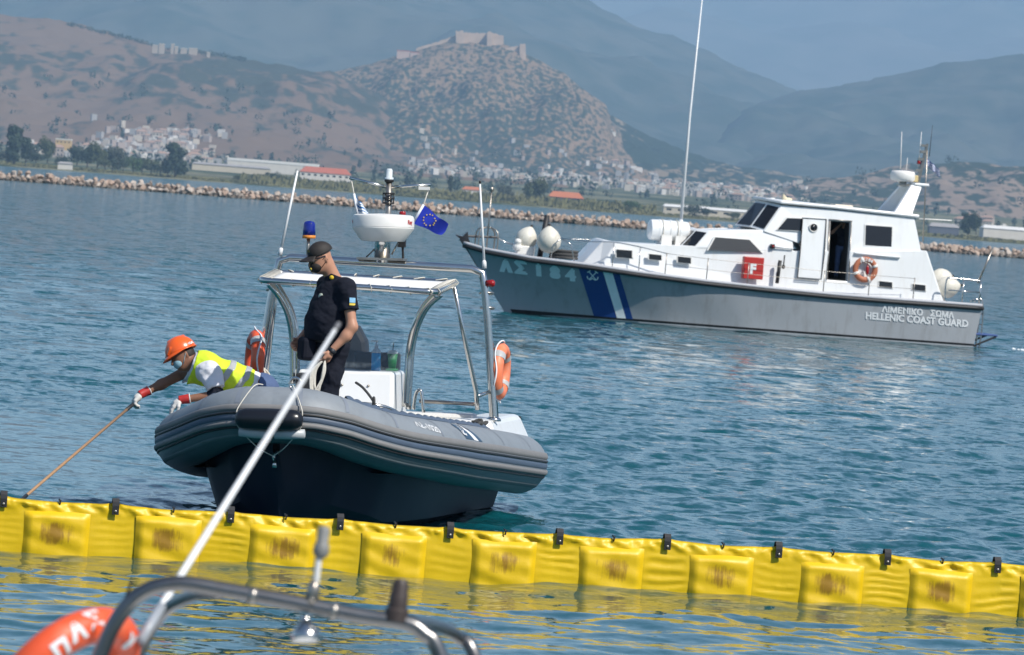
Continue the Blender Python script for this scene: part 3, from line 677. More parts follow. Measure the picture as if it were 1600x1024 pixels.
# ------------------------------------------------------------------ yellow containment boom
def boom():
    d = BOOM_B - BOOM_A; Lb = np.linalg.norm(d); ang = math.atan2(d[1], d[0])
    fr = Frame((BOOM_A[0], BOOM_A[1], 0), (0, 0, ang))
    root = empty('containment_boom', fr.O, fr.e)
    tag(root, 'yellow floating oil boom with black straps across the foreground water', 'oil boom')
    my = mat('yellow_pvc_fabric', (.72, .475, .004), .45, var=.12, scale=3, dirt=(.52, .40, .02), dscale=4, damt=.45, bump=.0015, bscale=20)
    ms = bpy.data.materials.new('stained_yellow_pvc'); ms.use_nodes = True; t = ms.node_tree; N = t.nodes; L = t.links
    b = N['Principled BSDF']; b.inputs['Roughness'].default_value = .45
    tc = N.new('ShaderNodeTexCoord'); oi = N.new('ShaderNodeObjectInfo')
    va = N.new('ShaderNodeVectorMath'); va.operation = 'ADD'; L.new(tc.outputs['Object'], va.inputs[0])
    cb = N.new('ShaderNodeVectorMath'); cb.operation = 'SCALE'; cb.inputs['Scale'].default_value = 40
    L.new(oi.outputs['Location'], cb.inputs[0]); L.new(cb.outputs[0], va.inputs[1])
    def nz(sx, sz, sc, det):
        mp = N.new('ShaderNodeMapping'); mp.inputs['Scale'].default_value = (sx, 1, sz); L.new(va.outputs[0], mp.inputs['Vector'])
        n_ = N.new('ShaderNodeTexNoise'); n_.inputs['Scale'].default_value = sc; n_.inputs['Detail'].default_value = det; n_.inputs['Roughness'].default_value = .68; L.new(mp.outputs[0], n_.inputs['Vector']); return n_.outputs['Fac']
    def mm(op, a, c):
        q = N.new('ShaderNodeMath'); q.operation = op
        for i, z in enumerate((a, c)):
            if hasattr(z, 'is_linked'): L.new(z, q.inputs[i])
            else: q.inputs[i].default_value = z
        return q.outputs[0]
    sx = N.new('ShaderNodeSeparateXYZ'); L.new(tc.outputs['Object'], sx.inputs[0])
    # the rust stain keeps to the middle of the block, running down
    mask = mm('SUBTRACT', 1.0, mm('POWER', mm('ABSOLUTE', mm('DIVIDE', sx.outputs[0], .21), 0), 3.0)); mask = mm('MAXIMUM', mask, 0)
    m2 = mm('MAXIMUM', mm('SUBTRACT', 1.0, mm('POWER', mm('ABSOLUTE', mm('DIVIDE', mm('SUBTRACT', sx.outputs[2], .15), .15), 0), 3.0)), 0)
    st = mm('MULTIPLY', mm('MULTIPLY', mask, m2), mm('ADD', mm('MULTIPLY', nz(1.0, .55, 5, 9), .62), mm('MULTIPLY', nz(2.4, .22, 11, 6), .50)))
    r = N.new('ShaderNodeMapRange'); r.inputs['From Min'].default_value = .44; r.inputs['From Max'].default_value = .58; r.inputs['To Max'].default_value = .78; L.new(st, r.inputs['Value'])
    mx = N.new('ShaderNodeMix'); mx.data_type = 'RGBA'; mx.inputs['A'].default_value = (.73, .475, .005, 1); mx.inputs['B'].default_value = (.20, .085, .012, 1)
    L.new(r.outputs['Result'], mx.inputs['Factor']); L.new(mx.outputs['Result'], b.inputs['Base Color'])
    bz = N.new('ShaderNodeBump'); bz.inputs['Distance'].default_value = .002; L.new(nz(1, 1, 14, 3), bz.inputs['Height']); L.new(bz.outputs[0], b.inputs['Normal'])
    # block and strap places along the boom, read from the picture on the boom's own plane
    blocks = [fr.on(px, 830 + .066 * px - 0, 1, -.06)[0] for px in (-85, 88, 262, 440, 615, 787, 955, 1127, 1300, 1470, 1643)]
    straps = [fr.on(px, 790 + .064 * px, 1, -.03)[0] for px in (5, 180, 360, 531, 703, 874, 1042, 1216, 1386, 1558)]
    nx, nz_ = 1300, 46
    xs = np.linspace(0, Lb, nx); top = .395 + .012 * fbm(xs * .9, xs * 0, 3)
    for sx_ in straps: top += .012 * np.exp(-((xs - sx_) / .06) ** 2)
    for bx in blocks: top -= .006 * np.exp(-((xs - bx) / .2) ** 2)
    # how far each place is from a block's middle, in block widths
    near = np.min(np.abs(xs[:, None] - np.array(blocks)[None, :]), 1)
    v = np.linspace(0, 1, nz_); X, Vv = np.meshgrid(xs, v, indexing='ij'); TOP = top[:, None]
    Zf = -.34 + (TOP + .34) * Vv
    free = np.clip((near[:, None] - .24) / .08, 0, 1) * np.clip(Zf / .05, 0, 1)
    wr = .0055 * np.sin(Zf * 95 + 5 * fbm(X * 1.6, Zf * 2, 3)) * free * np.clip((TOP - .09 - Zf) / .06, 0, 1) * (.35 + .65 * (fbm(X * 2.2, Zf * 3 + 4, 2) > -.1))
    hem = np.clip((Zf - TOP + .10) / .07, 0, 1)                   # gathered hem at the top
    puck = .020 * hem * fbm(X * 9 + Zf * 14, Zf * 11 - X * 5, 3) + .010 * hem * np.sin(X * 31 + Zf * 50 + 4 * fbm(X * 1.3, X * 0, 2)) * (1 - np.clip((Zf - TOP + .03) / .03, 0, 1))
    belly = -.03 * np.sin(np.clip((Zf + .05) / (TOP + .05), 0, 1) * math.pi) * np.clip(1 - near[:, None] / .4, 0, 1)
    soft = .008 * fbm(X * 2.2, Zf * 2.5, 2)
    front = -.022 + belly + wr + puck + soft
    back = .022 + .02 * fbm(X * 3 + 9, Zf * 4, 4)
    # hem rolls over
    roll = np.clip((Zf - TOP + .018) / .018, 0, 1); front = front * (1 - roll) ; back = back * (1 - roll)
    P1 = np.stack([X, front, Zf], -1); P2 = np.stack([X, back, Zf - .002], -1)[:, ::-1]
    P = np.concatenate([P1, P2], 1); n, k = P.shape[:2]; idx = np.arange(n * k).reshape(n, k)
    Fc = np.stack([idx[:-1, :-1], idx[1:, :-1], idx[1:, 1:], idx[:-1, 1:]], -1).reshape(-1, 4)
    raw_obj('curtain', P.reshape(-1, 3), Fc, my, root)
    # foam float pockets: tapered boxes with soft edges and sagging faces
    first = None
    for i, bx in enumerate(blocks):
        rng = random.Random(i); G = 22; rings = []
        hw, ht = .25, .315 + rng.uniform(-.008, .008)
        V = []
        for a in range(G + 1):
            for c in range(G + 1):
                u = a / G * 2 - 1; w = c / G * 2 - 1
                prof = lambda q: 1 - np.clip((abs(q) - .80) / .20, 0, 1) ** 1.15
                dpt = .046 * prof(u) * (prof(w) if w > 0 else 1)
                dpt += .006 * prof(u) * prof(w) * float(fbm(np.array([u * 1.5 + 7 * i]), np.array([w * 1.5]), 3)[0]) + .004 * math.sin(w * 9 + u * 3 + i) * prof(w) * prof(u)
                V.append((u * hw * (1 + .01 * w), -.035 - dpt, -.10 + (w * .5 + .5) * (ht + .10) + .006 * math.sin(u * 2.5 + i)))
        Fc = [(a * (G + 1) + c, (a + 1) * (G + 1) + c, (a + 1) * (G + 1) + c + 1, a * (G + 1) + c + 1) for a in range(G) for c in range(G)]
        # closed back
        o_ = len(V); V += [(x, -.006, z) for x, y, z in V]
        Fc += [tuple(q + o_ for q in f[::-1]) for f in Fc]
        o = raw_obj('float_pocket', V, Fc, ms, root); o.location = (bx, 0, 0)
    # straps: black webbing folded over the hem with a rivet
    sm = None
    for i, sx_ in enumerate(straps):
        tz = float(np.interp(sx_, xs, top))
        q = MB(); pr = [(-.052, -.085), (-.055, -.02), (-.05, .012), (-.025, .038), (.012, .035), (.03, .005), (.034, -.07)]
        for s_ in range(len(pr) - 1):
            (y0, z0), (y1, z1) = pr[s_], pr[s_ + 1]
            q.add([(-.026, y0, z0), (.026, y0, z0), (.026, y1, z1), (-.026, y1, z1), (-.026, y0 + .009, z0 - .003), (.026, y0 + .009, z0 - .003), (.026, y1 + .009, z1 - .008), (-.026, y1 + .009, z1 - .008)],
                  [(0, 1, 2, 3), (7, 6, 5, 4), (0, 3, 7, 4), (1, 5, 6, 2)] + ([(0, 4, 5, 1)] if s_ == 0 else []) + ([(3, 2, 6, 7)] if s_ == len(pr) - 2 else []))
        o = q.build('strap', M['black'], root, smooth=False); o.location = (sx_, 0, tz)
        rv = MB(); rv.lathe([(.011, 0), (.011, .004), (.006, .008)], (0, -.053, -.06), (0, -1, 0), 10); rv.build('rivet', M['steel2'], o)
    for i in range(len(straps) - 1):
        sx_ = (straps[i] + straps[i + 1]) / 2; tz = float(np.interp(sx_, xs, top))
        q = MB(); q.tube([(0, -.03, -.02), (.004, -.036, .0), (.0, -.02, .016), (-.003, .01, .02)], .007, 6); q.tube([(0, -.034, -.004), (.008, -.05, .02)], .004, 5)
        o = q.build('cable_tie', M['black'], root); o.location = (sx_, 0, tz)
boom()

# ------------------------------------------------------------------ text on surfaces
def text_polys(body, size=1.0, bold=0.0, space=1.0):
    cu = bpy.data.curves.new('t', 'FONT'); cu.body = body; cu.size = size; cu.offset = bold; cu.space_character = space; cu.resolution_u = 3
    o = bpy.data.objects.new('t', cu); COL.objects.link(o); dg = bpy.context.evaluated_depsgraph_get(); dg.update()
    me = bpy.data.meshes.new_from_object(o.evaluated_get(dg)); V = np.array([v.co[:] for v in me.vertices]); Fc = [tuple(p.vertices) for p in me.polygons]
    bpy.data.objects.remove(o); bpy.data.curves.remove(cu); bpy.data.meshes.remove(me)
    return V, Fc
def stroke_polys(lines, w):
    V = []; Fc = []
    for ln in lines:
        for a, b in zip(ln[:-1], ln[1:]):
            a = np.array(a, float); b = np.array(b, float); d = (b - a) / (np.linalg.norm(b - a) + 1e-9); n = np.array([-d[1], d[0]]) * w / 2; e = d * w * .25
            o = len(V); V += [a - n - e, b - n + e, b + n + e, a + n - e]; Fc.append((o, o + 1, o + 2, o + 3))
    return np.array(V), Fc
def subdivide2d(V, Fc, step):
    bm = bmesh.new(); vs = [bm.verts.new((p[0], p[1], 0)) for p in V]
    for f in Fc:
        try: bm.faces.new([vs[i] for i in f])
        except ValueError: pass
    bmesh.ops.triangulate(bm, faces=bm.faces)
    for _ in range(6):
        es = [e for e in bm.edges if e.calc_length() > step]
        if not es: break
        bmesh.ops.subdivide_edges(bm, edges=es, cuts=1); bmesh.ops.triangulate(bm, faces=bm.faces)
    bm.verts.index_update(); W = np.array([v.co[:2] for v in bm.verts]); G = [tuple(v.index for v in f.verts) for f in bm.faces]; bm.free()
    return W, G

# ------------------------------------------------------------------ patrol boat
PB = Frame((5.4, 142.9, 0), (0, 0, rad(12)))
def patrol_boat():
    root = empty('patrol_boat', PB.O, PB.e); tag(root, 'grey and white coast guard patrol boat with blue and white hull stripe', 'patrol boat')
    on = lambda px, py, t: PB.on(px, py, 1, -t)
    tip = on(724, 379, 0); stem0 = on(789, 487, 0); ste_t = on(1535, 479, 1.75); ste_b = on(1521, 545, 1.65)
    xs0, xw0 = tip[0], stem0[0]; xs1, xw1 = ste_t[0], ste_b[0]
    shp = [(726, 381), (760, 391), (830, 404), (920, 415), (1000, 427), (1100, 440), (1200, 451), (1300, 461), (1400, 469), (1470, 474), (1537, 479)]
    bs_u = lambda u: np.interp(u, [0, .04, .1, .18, .3, .42, .6, .8, 1], [.10, .48, .92, 1.28, 1.62, 1.80, 1.88, 1.86, 1.75])
    bw_u = lambda u: np.interp(u, [0, .05, .12, .22, .34, .5, .7, 1], [.02, .18, .46, .88, 1.28, 1.58, 1.68, 1.62])
    sh = []
    for a, b in shp:
        t = 1.5
        for _ in range(5):
            p = on(a, b, t); u = np.clip((p[0] - xs0) / (xs1 - xs0), 0, 1); t = float(bs_u(u))
        sh.append((u, p[2]))
    sh = np.array(sh); zs = lambda u: np.interp(u, sh[:, 0], sh[:, 1])
    def b_at(u, z):
        k = np.clip(z / zs(u), -.35, 1.0); p = np.interp(u, [0, .2, .5, 1], [1.7, 1.6, 1.2, 1.0])
        up = bw_u(u) + (bs_u(u) - bw_u(u)) * np.maximum(k, 0) ** p
        return np.where(k >= 0, up, bw_u(u) * (1 + k * 1.6))
    def x_at(u, z):
        k = z / zs(u); x0 = xw0 + (xs0 - xw0) * np.clip(k, -.4, 1); x1 = xw1 + (xs1 - xw1) * np.clip(k, 0, 1)
        return x0 + u * (x1 - x0)
    def hull_pt(px, py, off=.012):
        t = 1.5; u = .5
        for _ in range(7):
            p = on(px, py, t); z = p[2]
            k = z / zs(u); x0 = xw0 + (xs0 - xw0) * k; x1 = xw1 + (xs1 - xw1) * np.clip(k, 0, 1)
            u = float(np.clip((p[0] - x0) / (x1 - x0), 0, 1)); t = t * .4 + .6 * (float(b_at(u, z)) + off)
        return (p[0], -t, z)
    U = np.concatenate([np.linspace(0, .3, 40), np.linspace(.3, 1, 44)[1:]]); K = np.concatenate([np.linspace(-.35, 0, 5), np.linspace(0, 1, 22)[1:]])
    def skin(k0, k1, name, m_, off=0.0, u0=0, u1=1):
        kk = K[(K >= k0 - 1e-6) & (K <= k1 + 1e-6)]; q = MB(); uu = U[(U >= u0) & (U <= u1)]
        for sgn in (-1, 1):
            rings = [[(float(x_at(u, k * zs(u))), sgn * (float(b_at(u, k * zs(u))) + off), float(k * zs(u))) for k in kk] for u in uu]
            q.loft(rings, closed=False)
        return q, kk
    q, kk = skin(-.35, 1, 'hull', None)
    # transom and deck
    tr = [(float(x_at(1, k * zs(1))), s * float(b_at(1, k * zs(1))), float(k * zs(1))) for s, ks in ((-1, kk), (1, kk[::-1])) for k in ks]
    q.add(tr, [tuple(range(len(tr)))]); hull = q.build('hull', M['hullgrey'], root, auto=40)
    q = MB(); dk = [(float(x_at(u, zs(u))), float(bs_u(u)) - .03, float(zs(u)) - .015) for u in U]
    for a, b in zip(dk[:-1], dk[1:]): q.add([(a[0], -a[1], a[2]), (b[0], -b[1], b[2]), (b[0], b[1], b[2]), (a[0], a[1], a[2])], [(0, 1, 2, 3)])
    q.build('deck', M['deckgrey'], root)
    for s in (-1, 1):   # black rubbing strake under a pale toe rail
        q = MB(); q.tube([(float(x_at(u, zs(u) - .05)), s * (float(bs_u(u)) + .01), float(zs(u)) - .06) for u in U], .055, 8); q.build('rubbing_strake', M['black'], root)
        q = MB(); q.tube([(float(x_at(u, zs(u))), s * (float(bs_u(u)) - .03), float(zs(u)) + .02) for u in U], .045, 8); q.build('toe_rail', M['deckgrey'], root)
        q = MB(); q.loft([[(float(x_at(u, z)), s * (float(b_at(u, z)) + .006), z) for z in (-.2, -.05, .05, .10)] for u in U[2:]], closed=False); q.build('boot_top', M['black'], root)
    q = MB(); q.tube([(float(x_at(1, zs(1))) + .01, y, float(zs(1)) - .06) for y in (-1.75, 0, 1.75)], .05, 8); q.build('stern_strake', M['black'], root)
    # hull markings laid on the plating
    def decal(name, V2, Fc, fn, m_, step, parent=hull, off=.010, bold=0.0):
        W, G = subdivide2d(V2, Fc, step); q = MB()
        for k, (dx, dy) in enumerate(((0, 0), (bold * .5, 0), (bold, 0), (bold * .5, bold * .5)) if bold else ((0, 0),)):
            q.add([hull_pt(*fn(a + dx, b + dy), off + .002 * k) for a, b in W], G)
        return q.build(name, m_, parent, smooth=False)
    def band(name, tl, tr_, br, bl, m_, off):
        W = []; G = []; n1, n2 = 8, 14
        for i in range(n1 + 1):
            for j in range(n2 + 1):
                a = i / n1; b = j / n2
                p = (np.array(tl) * (1 - a) + np.array(tr_) * a) * (1 - b) + (np.array(bl) * (1 - a) + np.array(br) * a) * b; W.append(hull_pt(p[0], p[1], off))
        G = [(i * (n2 + 1) + j, (i + 1) * (n2 + 1) + j, (i + 1) * (n2 + 1) + j + 1, i * (n2 + 1) + j + 1) for i in range(n1) for j in range(n2)]
        q = MB(); q.add(W, G); q.build(name, m_, hull)
    band('wide_blue_stripe', (903, 416), (942, 421), (965, 497), (928, 494), M['stripeblue'], .008)
    band('white_stripe', (941, 421), (956, 423), (978, 498), (964, 497), M['letter'], .012)
    band('narrow_blue_stripe', (955, 423), (967, 425), (989, 499), (977, 498), M['stripeblue'], .008)
    for ch, x, y, h in (('Λ', 780, 424, 19), ('Σ', 804, 427, 20), ('1', 838, 431, 18.5), ('8', 859, 434, 19), ('4', 883, 438, 19)):
        V, Fc = text_polys(ch, 1, .028); V = V[:, :2] - [V[:, 0].min(), 0]; k = h / (V[:, 1].max() + .05)
        wdt = V[:, 0].max()
        decal('hull_letter', V, Fc, lambda a, b, x=x, y=y, k=k: (x + a * k * 1.05 + b * k * -.06, y - b * k + a * k * .12), M['letter'], .2, bold=.17)
    for body, xa, ya, xb, yb, h in (('ΛΙΜΕΝΙΚΟ', 1377, 487.5, 1441, 493.5, 10.5), ('ΣΩΜΑ', 1453, 494, 1490, 498, 10.5), ('HELLENIC COAST GUARD', 1352, 498.5, 1512, 511.5, 11.5)):
        V, Fc = text_polys(body, 1, .026); V = V[:, :2] - [V[:, 0].min(), 0]; k = h / (V[:, 1].max() + .045); Wd = V[:, 0].max()
        decal('hull_lettering', V, Fc, lambda a, b, xa=xa, ya=ya, xb=xb, yb=yb, k=k, Wd=Wd: (xa + a / Wd * (xb - xa) + b * k * .06, ya + a / Wd * (yb - ya) - b * k), M['letterw'], .5, bold=.055)
    anchor = [[(-.7, .8), (.55, -.75)], [(.7, .8), (-.55, -.75)], [(-1, -.2), (-.9, -.65), (-.5, -.9), (0, -.6), (.5, -.9), (.9, -.65), (1, -.2)], [(-.95, .6), (-.45, 1.0)], [(.95, .6), (.45, 1.0)]]
    V, Fc = stroke_polys(anchor, .2); decal('anchor_emblem', V, Fc, lambda a, b: (926 + a * 8.5, 431 - b * 7.5 + a * .7), M['letter'], .4, off=.016)
    # -------- superstructure: lofted storeys, narrower forward
    def storey(name, low, high, m_=M['white'], bevel=.06):
        """low/high: (px, py, t) from the middle of the front round to the stern; mirrored"""
        R = []
        for pts in (low, high):
            P = [on(a, b, t) for a, b, t in pts]; R.append([tuple(p) for p in P] + [(p[0], -p[1], p[2]) for p in P[::-1] if abs(p[1]) > .01])
        q = MB(); q.loft(R); o = q.build(name, m_, root, smooth=False, bevel=bevel); return o
    trunk = storey('trunk_cabin', [(893, 417, 0), (905, 417, .75), (935, 425, 1.25), (1240, 462, 1.36), (1478, 481, 1.40)], [(932, 371, 0), (943, 375, .7), (962, 379, 1.12), (1240, 392, 1.28), (1449, 392, 1.32)])
    mid = storey('forward_coachroof', [(1050, 381, 0), (1062, 386, .75), (1084, 389, 1.22), (1160, 392, 1.27), (1240, 397, 1.27)], [(1078, 355, 0), (1089, 358, .7), (1108, 361, 1.08), (1160, 359, 1.15), (1240, 360, 1.15)])
    wh = storey('wheelhouse', [(1148, 352, 0), (1172, 355, .72), (1194, 362, 1.2), (1300, 398, 1.27), (1440, 396, 1.30)], [(1184, 313, 0), (1200, 316, .66), (1222, 321, 1.05), (1300, 328, 1.12), (1429, 342, 1.12)])
    # roof with overhang
    q = MB(); P = [on(a, b, t) for a, b, t in ((1178, 311.5, 0), (1196, 314, .7), (1220, 319, 1.13), (1300, 326, 1.19), (1437, 341, 1.19))]
    ring = [tuple(p) for p in P] + [(p[0], -p[1], p[2]) for p in P[::-1] if abs(p[1]) > .01]
    q.loft([ring, [(x, y, z + .09) for x, y, z in ring]]); q.build('roof', M['white'], root, smooth=False, bevel=.04)
    # where the cabin side lies: t at a given height, between the storey edges
    def side(px, py, which, off):
        lo, hi = {'trunk': ((462, 1.36, 1.37), (392, 1.28, 1.30)), 'mid': ((395, 1.27, 1.27), (360, 1.15, 1.15)), 'wh': ((397, 1.27, 1.30), (327, 1.12, 1.12))}[which]
        zt = (px - 1240) * .06; f = np.clip((lo[0] + zt - py) / (lo[0] - hi[0]), 0, 1); t = lo[1] * (1 - f) + hi[1] * f + off + (max(0, px - 1240) / 238 * .045 if which == 'trunk' else 0)
        return on(px, py, t)
    def panel(name, pts, which, m_, th=.02, off=0.0, parent=None, bevel=0):
        P = [side(a, b, which, off + th) for a, b in pts]; q = MB(); q.prism([tuple(p) for p in P], (0, th + .02, 0)); return q.build(name, m_, parent or root, smooth=False, bevel=bevel)
    def window(pts, which, gm=M['glass'], fr_=1.6, name='window'):
        c = np.mean(np.array(pts, float), 0); outer = [tuple(c + (np.array(p) - c) * (1 + fr_ * 2 / max(8, np.linalg.norm(np.array(p) - c) * 1.3))) for p in pts]
        w = panel(name, outer, which, M['white2'], .02, .0); panel('pane', pts, which, gm, .028, .0, w); return w
    window([(1107, 391), (1118, 371), (1171, 375), (1190, 395), ], 'mid', M['tint'])
    window([(1215, 359), (1230, 341), (1256, 342), (1256, 361)], 'wh')
    window([(1353, 352), (1394, 355), (1393, 386), (1352, 383)], 'wh')
    for px, py, w, h in ((975.5, 397, 24, 12), (1024, 402, 19, 8), (1069.5, 406.5, 20, 9), (1384, 445, 20, 9), (1436, 449.5, 20, 9)):
        window([(px - w / 2, py - h / 2 - 1), (px + w / 2, py - h / 2 + 1), (px + w / 2, py + h / 2 + 1), (px - w / 2, py + h / 2 - 1)], 'trunk', M['glass'], 1.2, 'porthole')
    # raked front panes, on the facets of the coachroof and wheelhouse
    def facet(low_a, low_b, hi_a, hi_b, a0, a1, b0, b1, m_, parent=None):
        la, lb, ha, hb = [np.array(on(*k)) for k in (low_a, low_b, hi_a, hi_b)]
        f = lambda a, b: (la * (1 - a) + lb * a) * (1 - b) + (ha * (1 - a) + hb * a) * b
        n = np.cross(lb - la, ha - la); n /= np.linalg.norm(n); n = n if n[0] < 0 else -n
        P = [f(a0, b0), f(a1, b0), f(a1, b1), f(a0, b1)]
        q = MB(); q.prism([tuple(p + n * .015) for p in P], tuple(-n * .03)); q.build('windscreen', m_, root, smooth=False)
        q = MB(); q.prism([(p[0] + n[0] * .015, -p[1] - n[1] * .015, p[2] + n[2] * .015) for p in P], (-n[0] * .03, n[1] * .03, -n[2] * .03)); q.build('windscreen', m_, root, smooth=False)
    facet((1148, 352, 0), (1172, 355, .72), (1184, 313, 0), (1200, 316, .66), .08, .94, .06, .9, M['glass'])
    facet((1172, 355, .72), (1194, 362, 1.2), (1200, 316, .66), (1222, 321, 1.05), .1, .9, .08, .9, M['glass'])
    facet((1050, 381, 0), (1062, 386, .75), (1078, 355, 0), (1089, 358, .7), .08, .94, .12, .86, M['glass'])
    facet((1062, 386, .75), (1084, 389, 1.22), (1089, 358, .7), (1108, 361, 1.08), .1, .92, .12, .88, M['glass'])
    # doorway (dark cabin inside), sliding door slid forward
    P = [side(a, b, 'wh' if b < 397 else 'trunk', 0) for a, b in ((1295.5, 345), (1332, 348), (1329, 398), (1324, 441), (1290, 437), (1292, 396))]
    # the cabin side is cut open here and the room behind it boxed in
    bx0, bx1 = P[4][0] + .06, P[2][0] - .04; zt, zb = P[0][2], P[4][2]
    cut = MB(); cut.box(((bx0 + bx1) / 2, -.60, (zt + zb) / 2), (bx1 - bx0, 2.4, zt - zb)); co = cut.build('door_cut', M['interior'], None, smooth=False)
    co.location = PB.O; co.rotation_euler = PB.e; bpy.context.view_layer.update()
    for tgt in (trunk, wh):
        tgt.modifiers.clear(); bm = bmesh.new(); bm.from_mesh(tgt.data); bmesh.ops.triangulate(bm, faces=bm.faces); bmesh.ops.recalc_face_normals(bm, faces=bm.faces); bm.to_mesh(tgt.data); bm.free()
        md = tgt.modifiers.new('cut', 'BOOLEAN'); md.operation = 'DIFFERENCE'; md.object = co; md.solver = 'EXACT'
    dg = bpy.context.evaluated_depsgraph_get(); dg.update()
    for tgt in (trunk, wh):
        me = bpy.data.meshes.new_from_object(tgt.evaluated_get(dg)); tgt.modifiers.clear(); tgt.data = me
        b_ = tgt.modifiers.new('bevel', 'BEVEL'); b_.width = .04; b_.segments = 2; b_.limit_method = 'ANGLE'; b_.angle_limit = rad(25)
    bpy.data.objects.remove(co)
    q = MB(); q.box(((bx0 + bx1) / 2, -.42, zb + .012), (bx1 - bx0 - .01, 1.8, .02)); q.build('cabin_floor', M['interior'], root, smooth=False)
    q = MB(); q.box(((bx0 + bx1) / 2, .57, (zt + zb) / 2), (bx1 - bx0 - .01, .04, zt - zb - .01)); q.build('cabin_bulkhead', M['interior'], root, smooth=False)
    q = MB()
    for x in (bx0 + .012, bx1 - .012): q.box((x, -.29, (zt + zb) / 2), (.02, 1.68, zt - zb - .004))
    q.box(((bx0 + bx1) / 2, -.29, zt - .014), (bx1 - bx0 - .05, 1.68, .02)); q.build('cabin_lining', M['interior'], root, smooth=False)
    q = MB(); fy = -1.325
    for a, b in (((bx0 - .03, zb), (bx0 - .03, zt)), ((bx1 + .03, zb), (bx1 + .03, zt)), ((bx0 - .05, zt + .03), (bx1 + .05, zt + .03))):
        q.tube([(a[0], -1.37 if a[1] < 2 else -1.16, a[1]), (b[0], -1.16, b[1])], .018, 6)
    q.build('door_frame', M['steel2'], root)
    D_ = [side(a, b, 'wh' if b < 397 else 'trunk', .09) for a, b in ((1254, 340.5), (1291, 343), (1288, 397), (1283, 437), (1246, 434), (1250, 396))]
    q = MB(); q.prism([tuple(p) for p in D_], (0, .05, 0)); door = q.build('sliding_door', M['white'], root, smooth=False, bevel=.02)
    q = MB(); q.tube([tuple(np.array(p) + (0, -.012, 0)) for p in D_], .014, 6, cyc=True); q.build('door_gasket', M['black'], door)
    c = side(1271, 356, 'wh', .10); q = MB(); q.lathe([(.10, 0), (.10, .02)], c, (0, -1, 0), 20); q.build('door_porthole', M['glass'], door)
    q = MB(); q.torus(np.array(c) + (0, -.02, 0), .11, .016, (0, 1, 0), 20, 6); q.build('porthole_ring', M['white2'], door)
    c = side(1250, 381, 'wh', .12); q = MB(); q.box(c, (.05, .06, .13)); q.build('door_handle', M['black'], door, smooth=False)
    # handrails along the house sides
    for a, b in (((1211, 386), (1239, 389)), ((1336, 396), (1406, 402.5))):
        q = MB(); A = side(*a, 'wh' if a[1] < 390 else 'trunk', .06); B = side(*b, 'wh' if a[1] < 390 else 'trunk', .06); q.tube([np.array(A) + (0, .06, 0), A, B, np.array(B) + (0, .06, 0)], .028, 8); q.build('grab_rail', M['white'], root)
    c = side(1207, 385, 'mid', .05); q = MB(); q.box(c, (.11, .09, .11)); q.build('side_light_box', M['black'], root, smooth=False)
    q = MB(); q.lathe([(.03, 0), (.03, .03)], np.array(c) + (0, -.045, 0), (0, -1, 0), 10); q.build('side_light', M['redglass'], root)
    q = MB(); A = on(1219, 407, 1.5); B = on(1214, 443, 1.5); q.tube([A, B], .05, 8); q.build('exhaust_post', M['black'], root)
    q = MB(); A = on(1226, 399, 1.45); B = on(1224, 417, 1.45); q.tube([A, B], .018, 6); q.ell(B, (.05, .04, .06), 8); q.build('hanging_handset', M['black'], root)
    # stanchions and life lines down the near and far side
    for s in (-1, 1):
        tops = []
        for px in (1142, 1010, 1078, 1285, 1337, 1406):
            pass
        for u in (.37, .45, .53, .68, .77, .86):
            z = float(zs(u)); x = float(x_at(u, z)); y = s * (float(bs_u(u)) - .06); q = MB(); q.tube([(x, y, z), (x + .02, y * .98, z + .62)], .014, 6); q.build('stanchion', M['steel2'], root); tops.append((x + .02, y * .98, z + .6))
        q = MB(); q.tube(tops, .006, 5); q.tube([(a, b, c - .28) for a, b, c in tops], .006, 5); q.build('life_line', M['steel2'], root)
        # pulpit rails on the foredeck
        f = lambda u, h, k=1.0: (float(x_at(u, zs(u))), s * (float(bs_u(u)) - .08) * k, float(zs(u)) + h)
        q = MB(); q.tube([f(.155, 0), f(.158, .42), f(.17, .60)], .016, 6); q.tube([f(.20, 0), f(.19, .5), f(.17, .62)], .016, 6); q.build('rail_leg', M['steel'], root)
        q = MB(); q.tube(smooth_path([f(.17, .62), f(.22, .62), f(.27, .7), f(.32, .68), f(.37, .6)], 4), .016, 6); q.build('fore_rail', M['steel'], root)
        q = MB(); q.tube([f(.27, 0), f(.27, .68)], .014, 6); q.tube([f(.32, 0), f(.32, .66)], .014, 6); q.build('rail_leg', M['steel'], root)
        # stern rail
        q = MB(); a = f(.925, 0); q.tube(smooth_path([f(.925, 0), f(.925, .62), f(.94, .68), f(.975, .68), f(.995, .66)], 4), .022, 7); q.tube([f(.93, .36), f(.995, .36)], .02, 6); q.tube([f(.995, 0), f(.995, .66)], .024, 7); q.tube([f(.96, 0), f(.96, .66)], .018, 6); q.build('stern_rail', M['steel'], root)
    z1 = float(zs(1)); x1 = float(x_at(1, z1))
    q = MB(); q.tube([(x1 - .07, -1.66, z1 + .66), (x1 - .07, 1.66, z1 + .66)], .02, 7); q.tube([(x1 - .07, -1.66, z1 + .36), (x1 - .07, 1.66, z1 + .36)], .018, 6); q.build('taffrail', M['steel'], root)
    q = MB(); q.tube([(x1 - .1, -1.5, z1 + .6), (x1 + .25, -1.45, z1 + 1.55)], .028, 7); q.build('ensign_staff', M['steel2'], root)
    # bathing ladder and swim platform
    q = MB(); xl = x1 + .12
    for y in (-1.35, -1.0):
        q.tube(smooth_path([(x1 - .12, y, z1 + .1), (xl, y, z1 + .13), (xl + .04, y, .5), (xl - .02, y, -.3)], 4), .025, 7)
    for z in (.9, .62, .34, .08): q.tube([(xl + .02, -1.35, z), (xl + .02, -1.0, z)], .018, 6)
    q.build('stern_ladder', M['steel'], root)
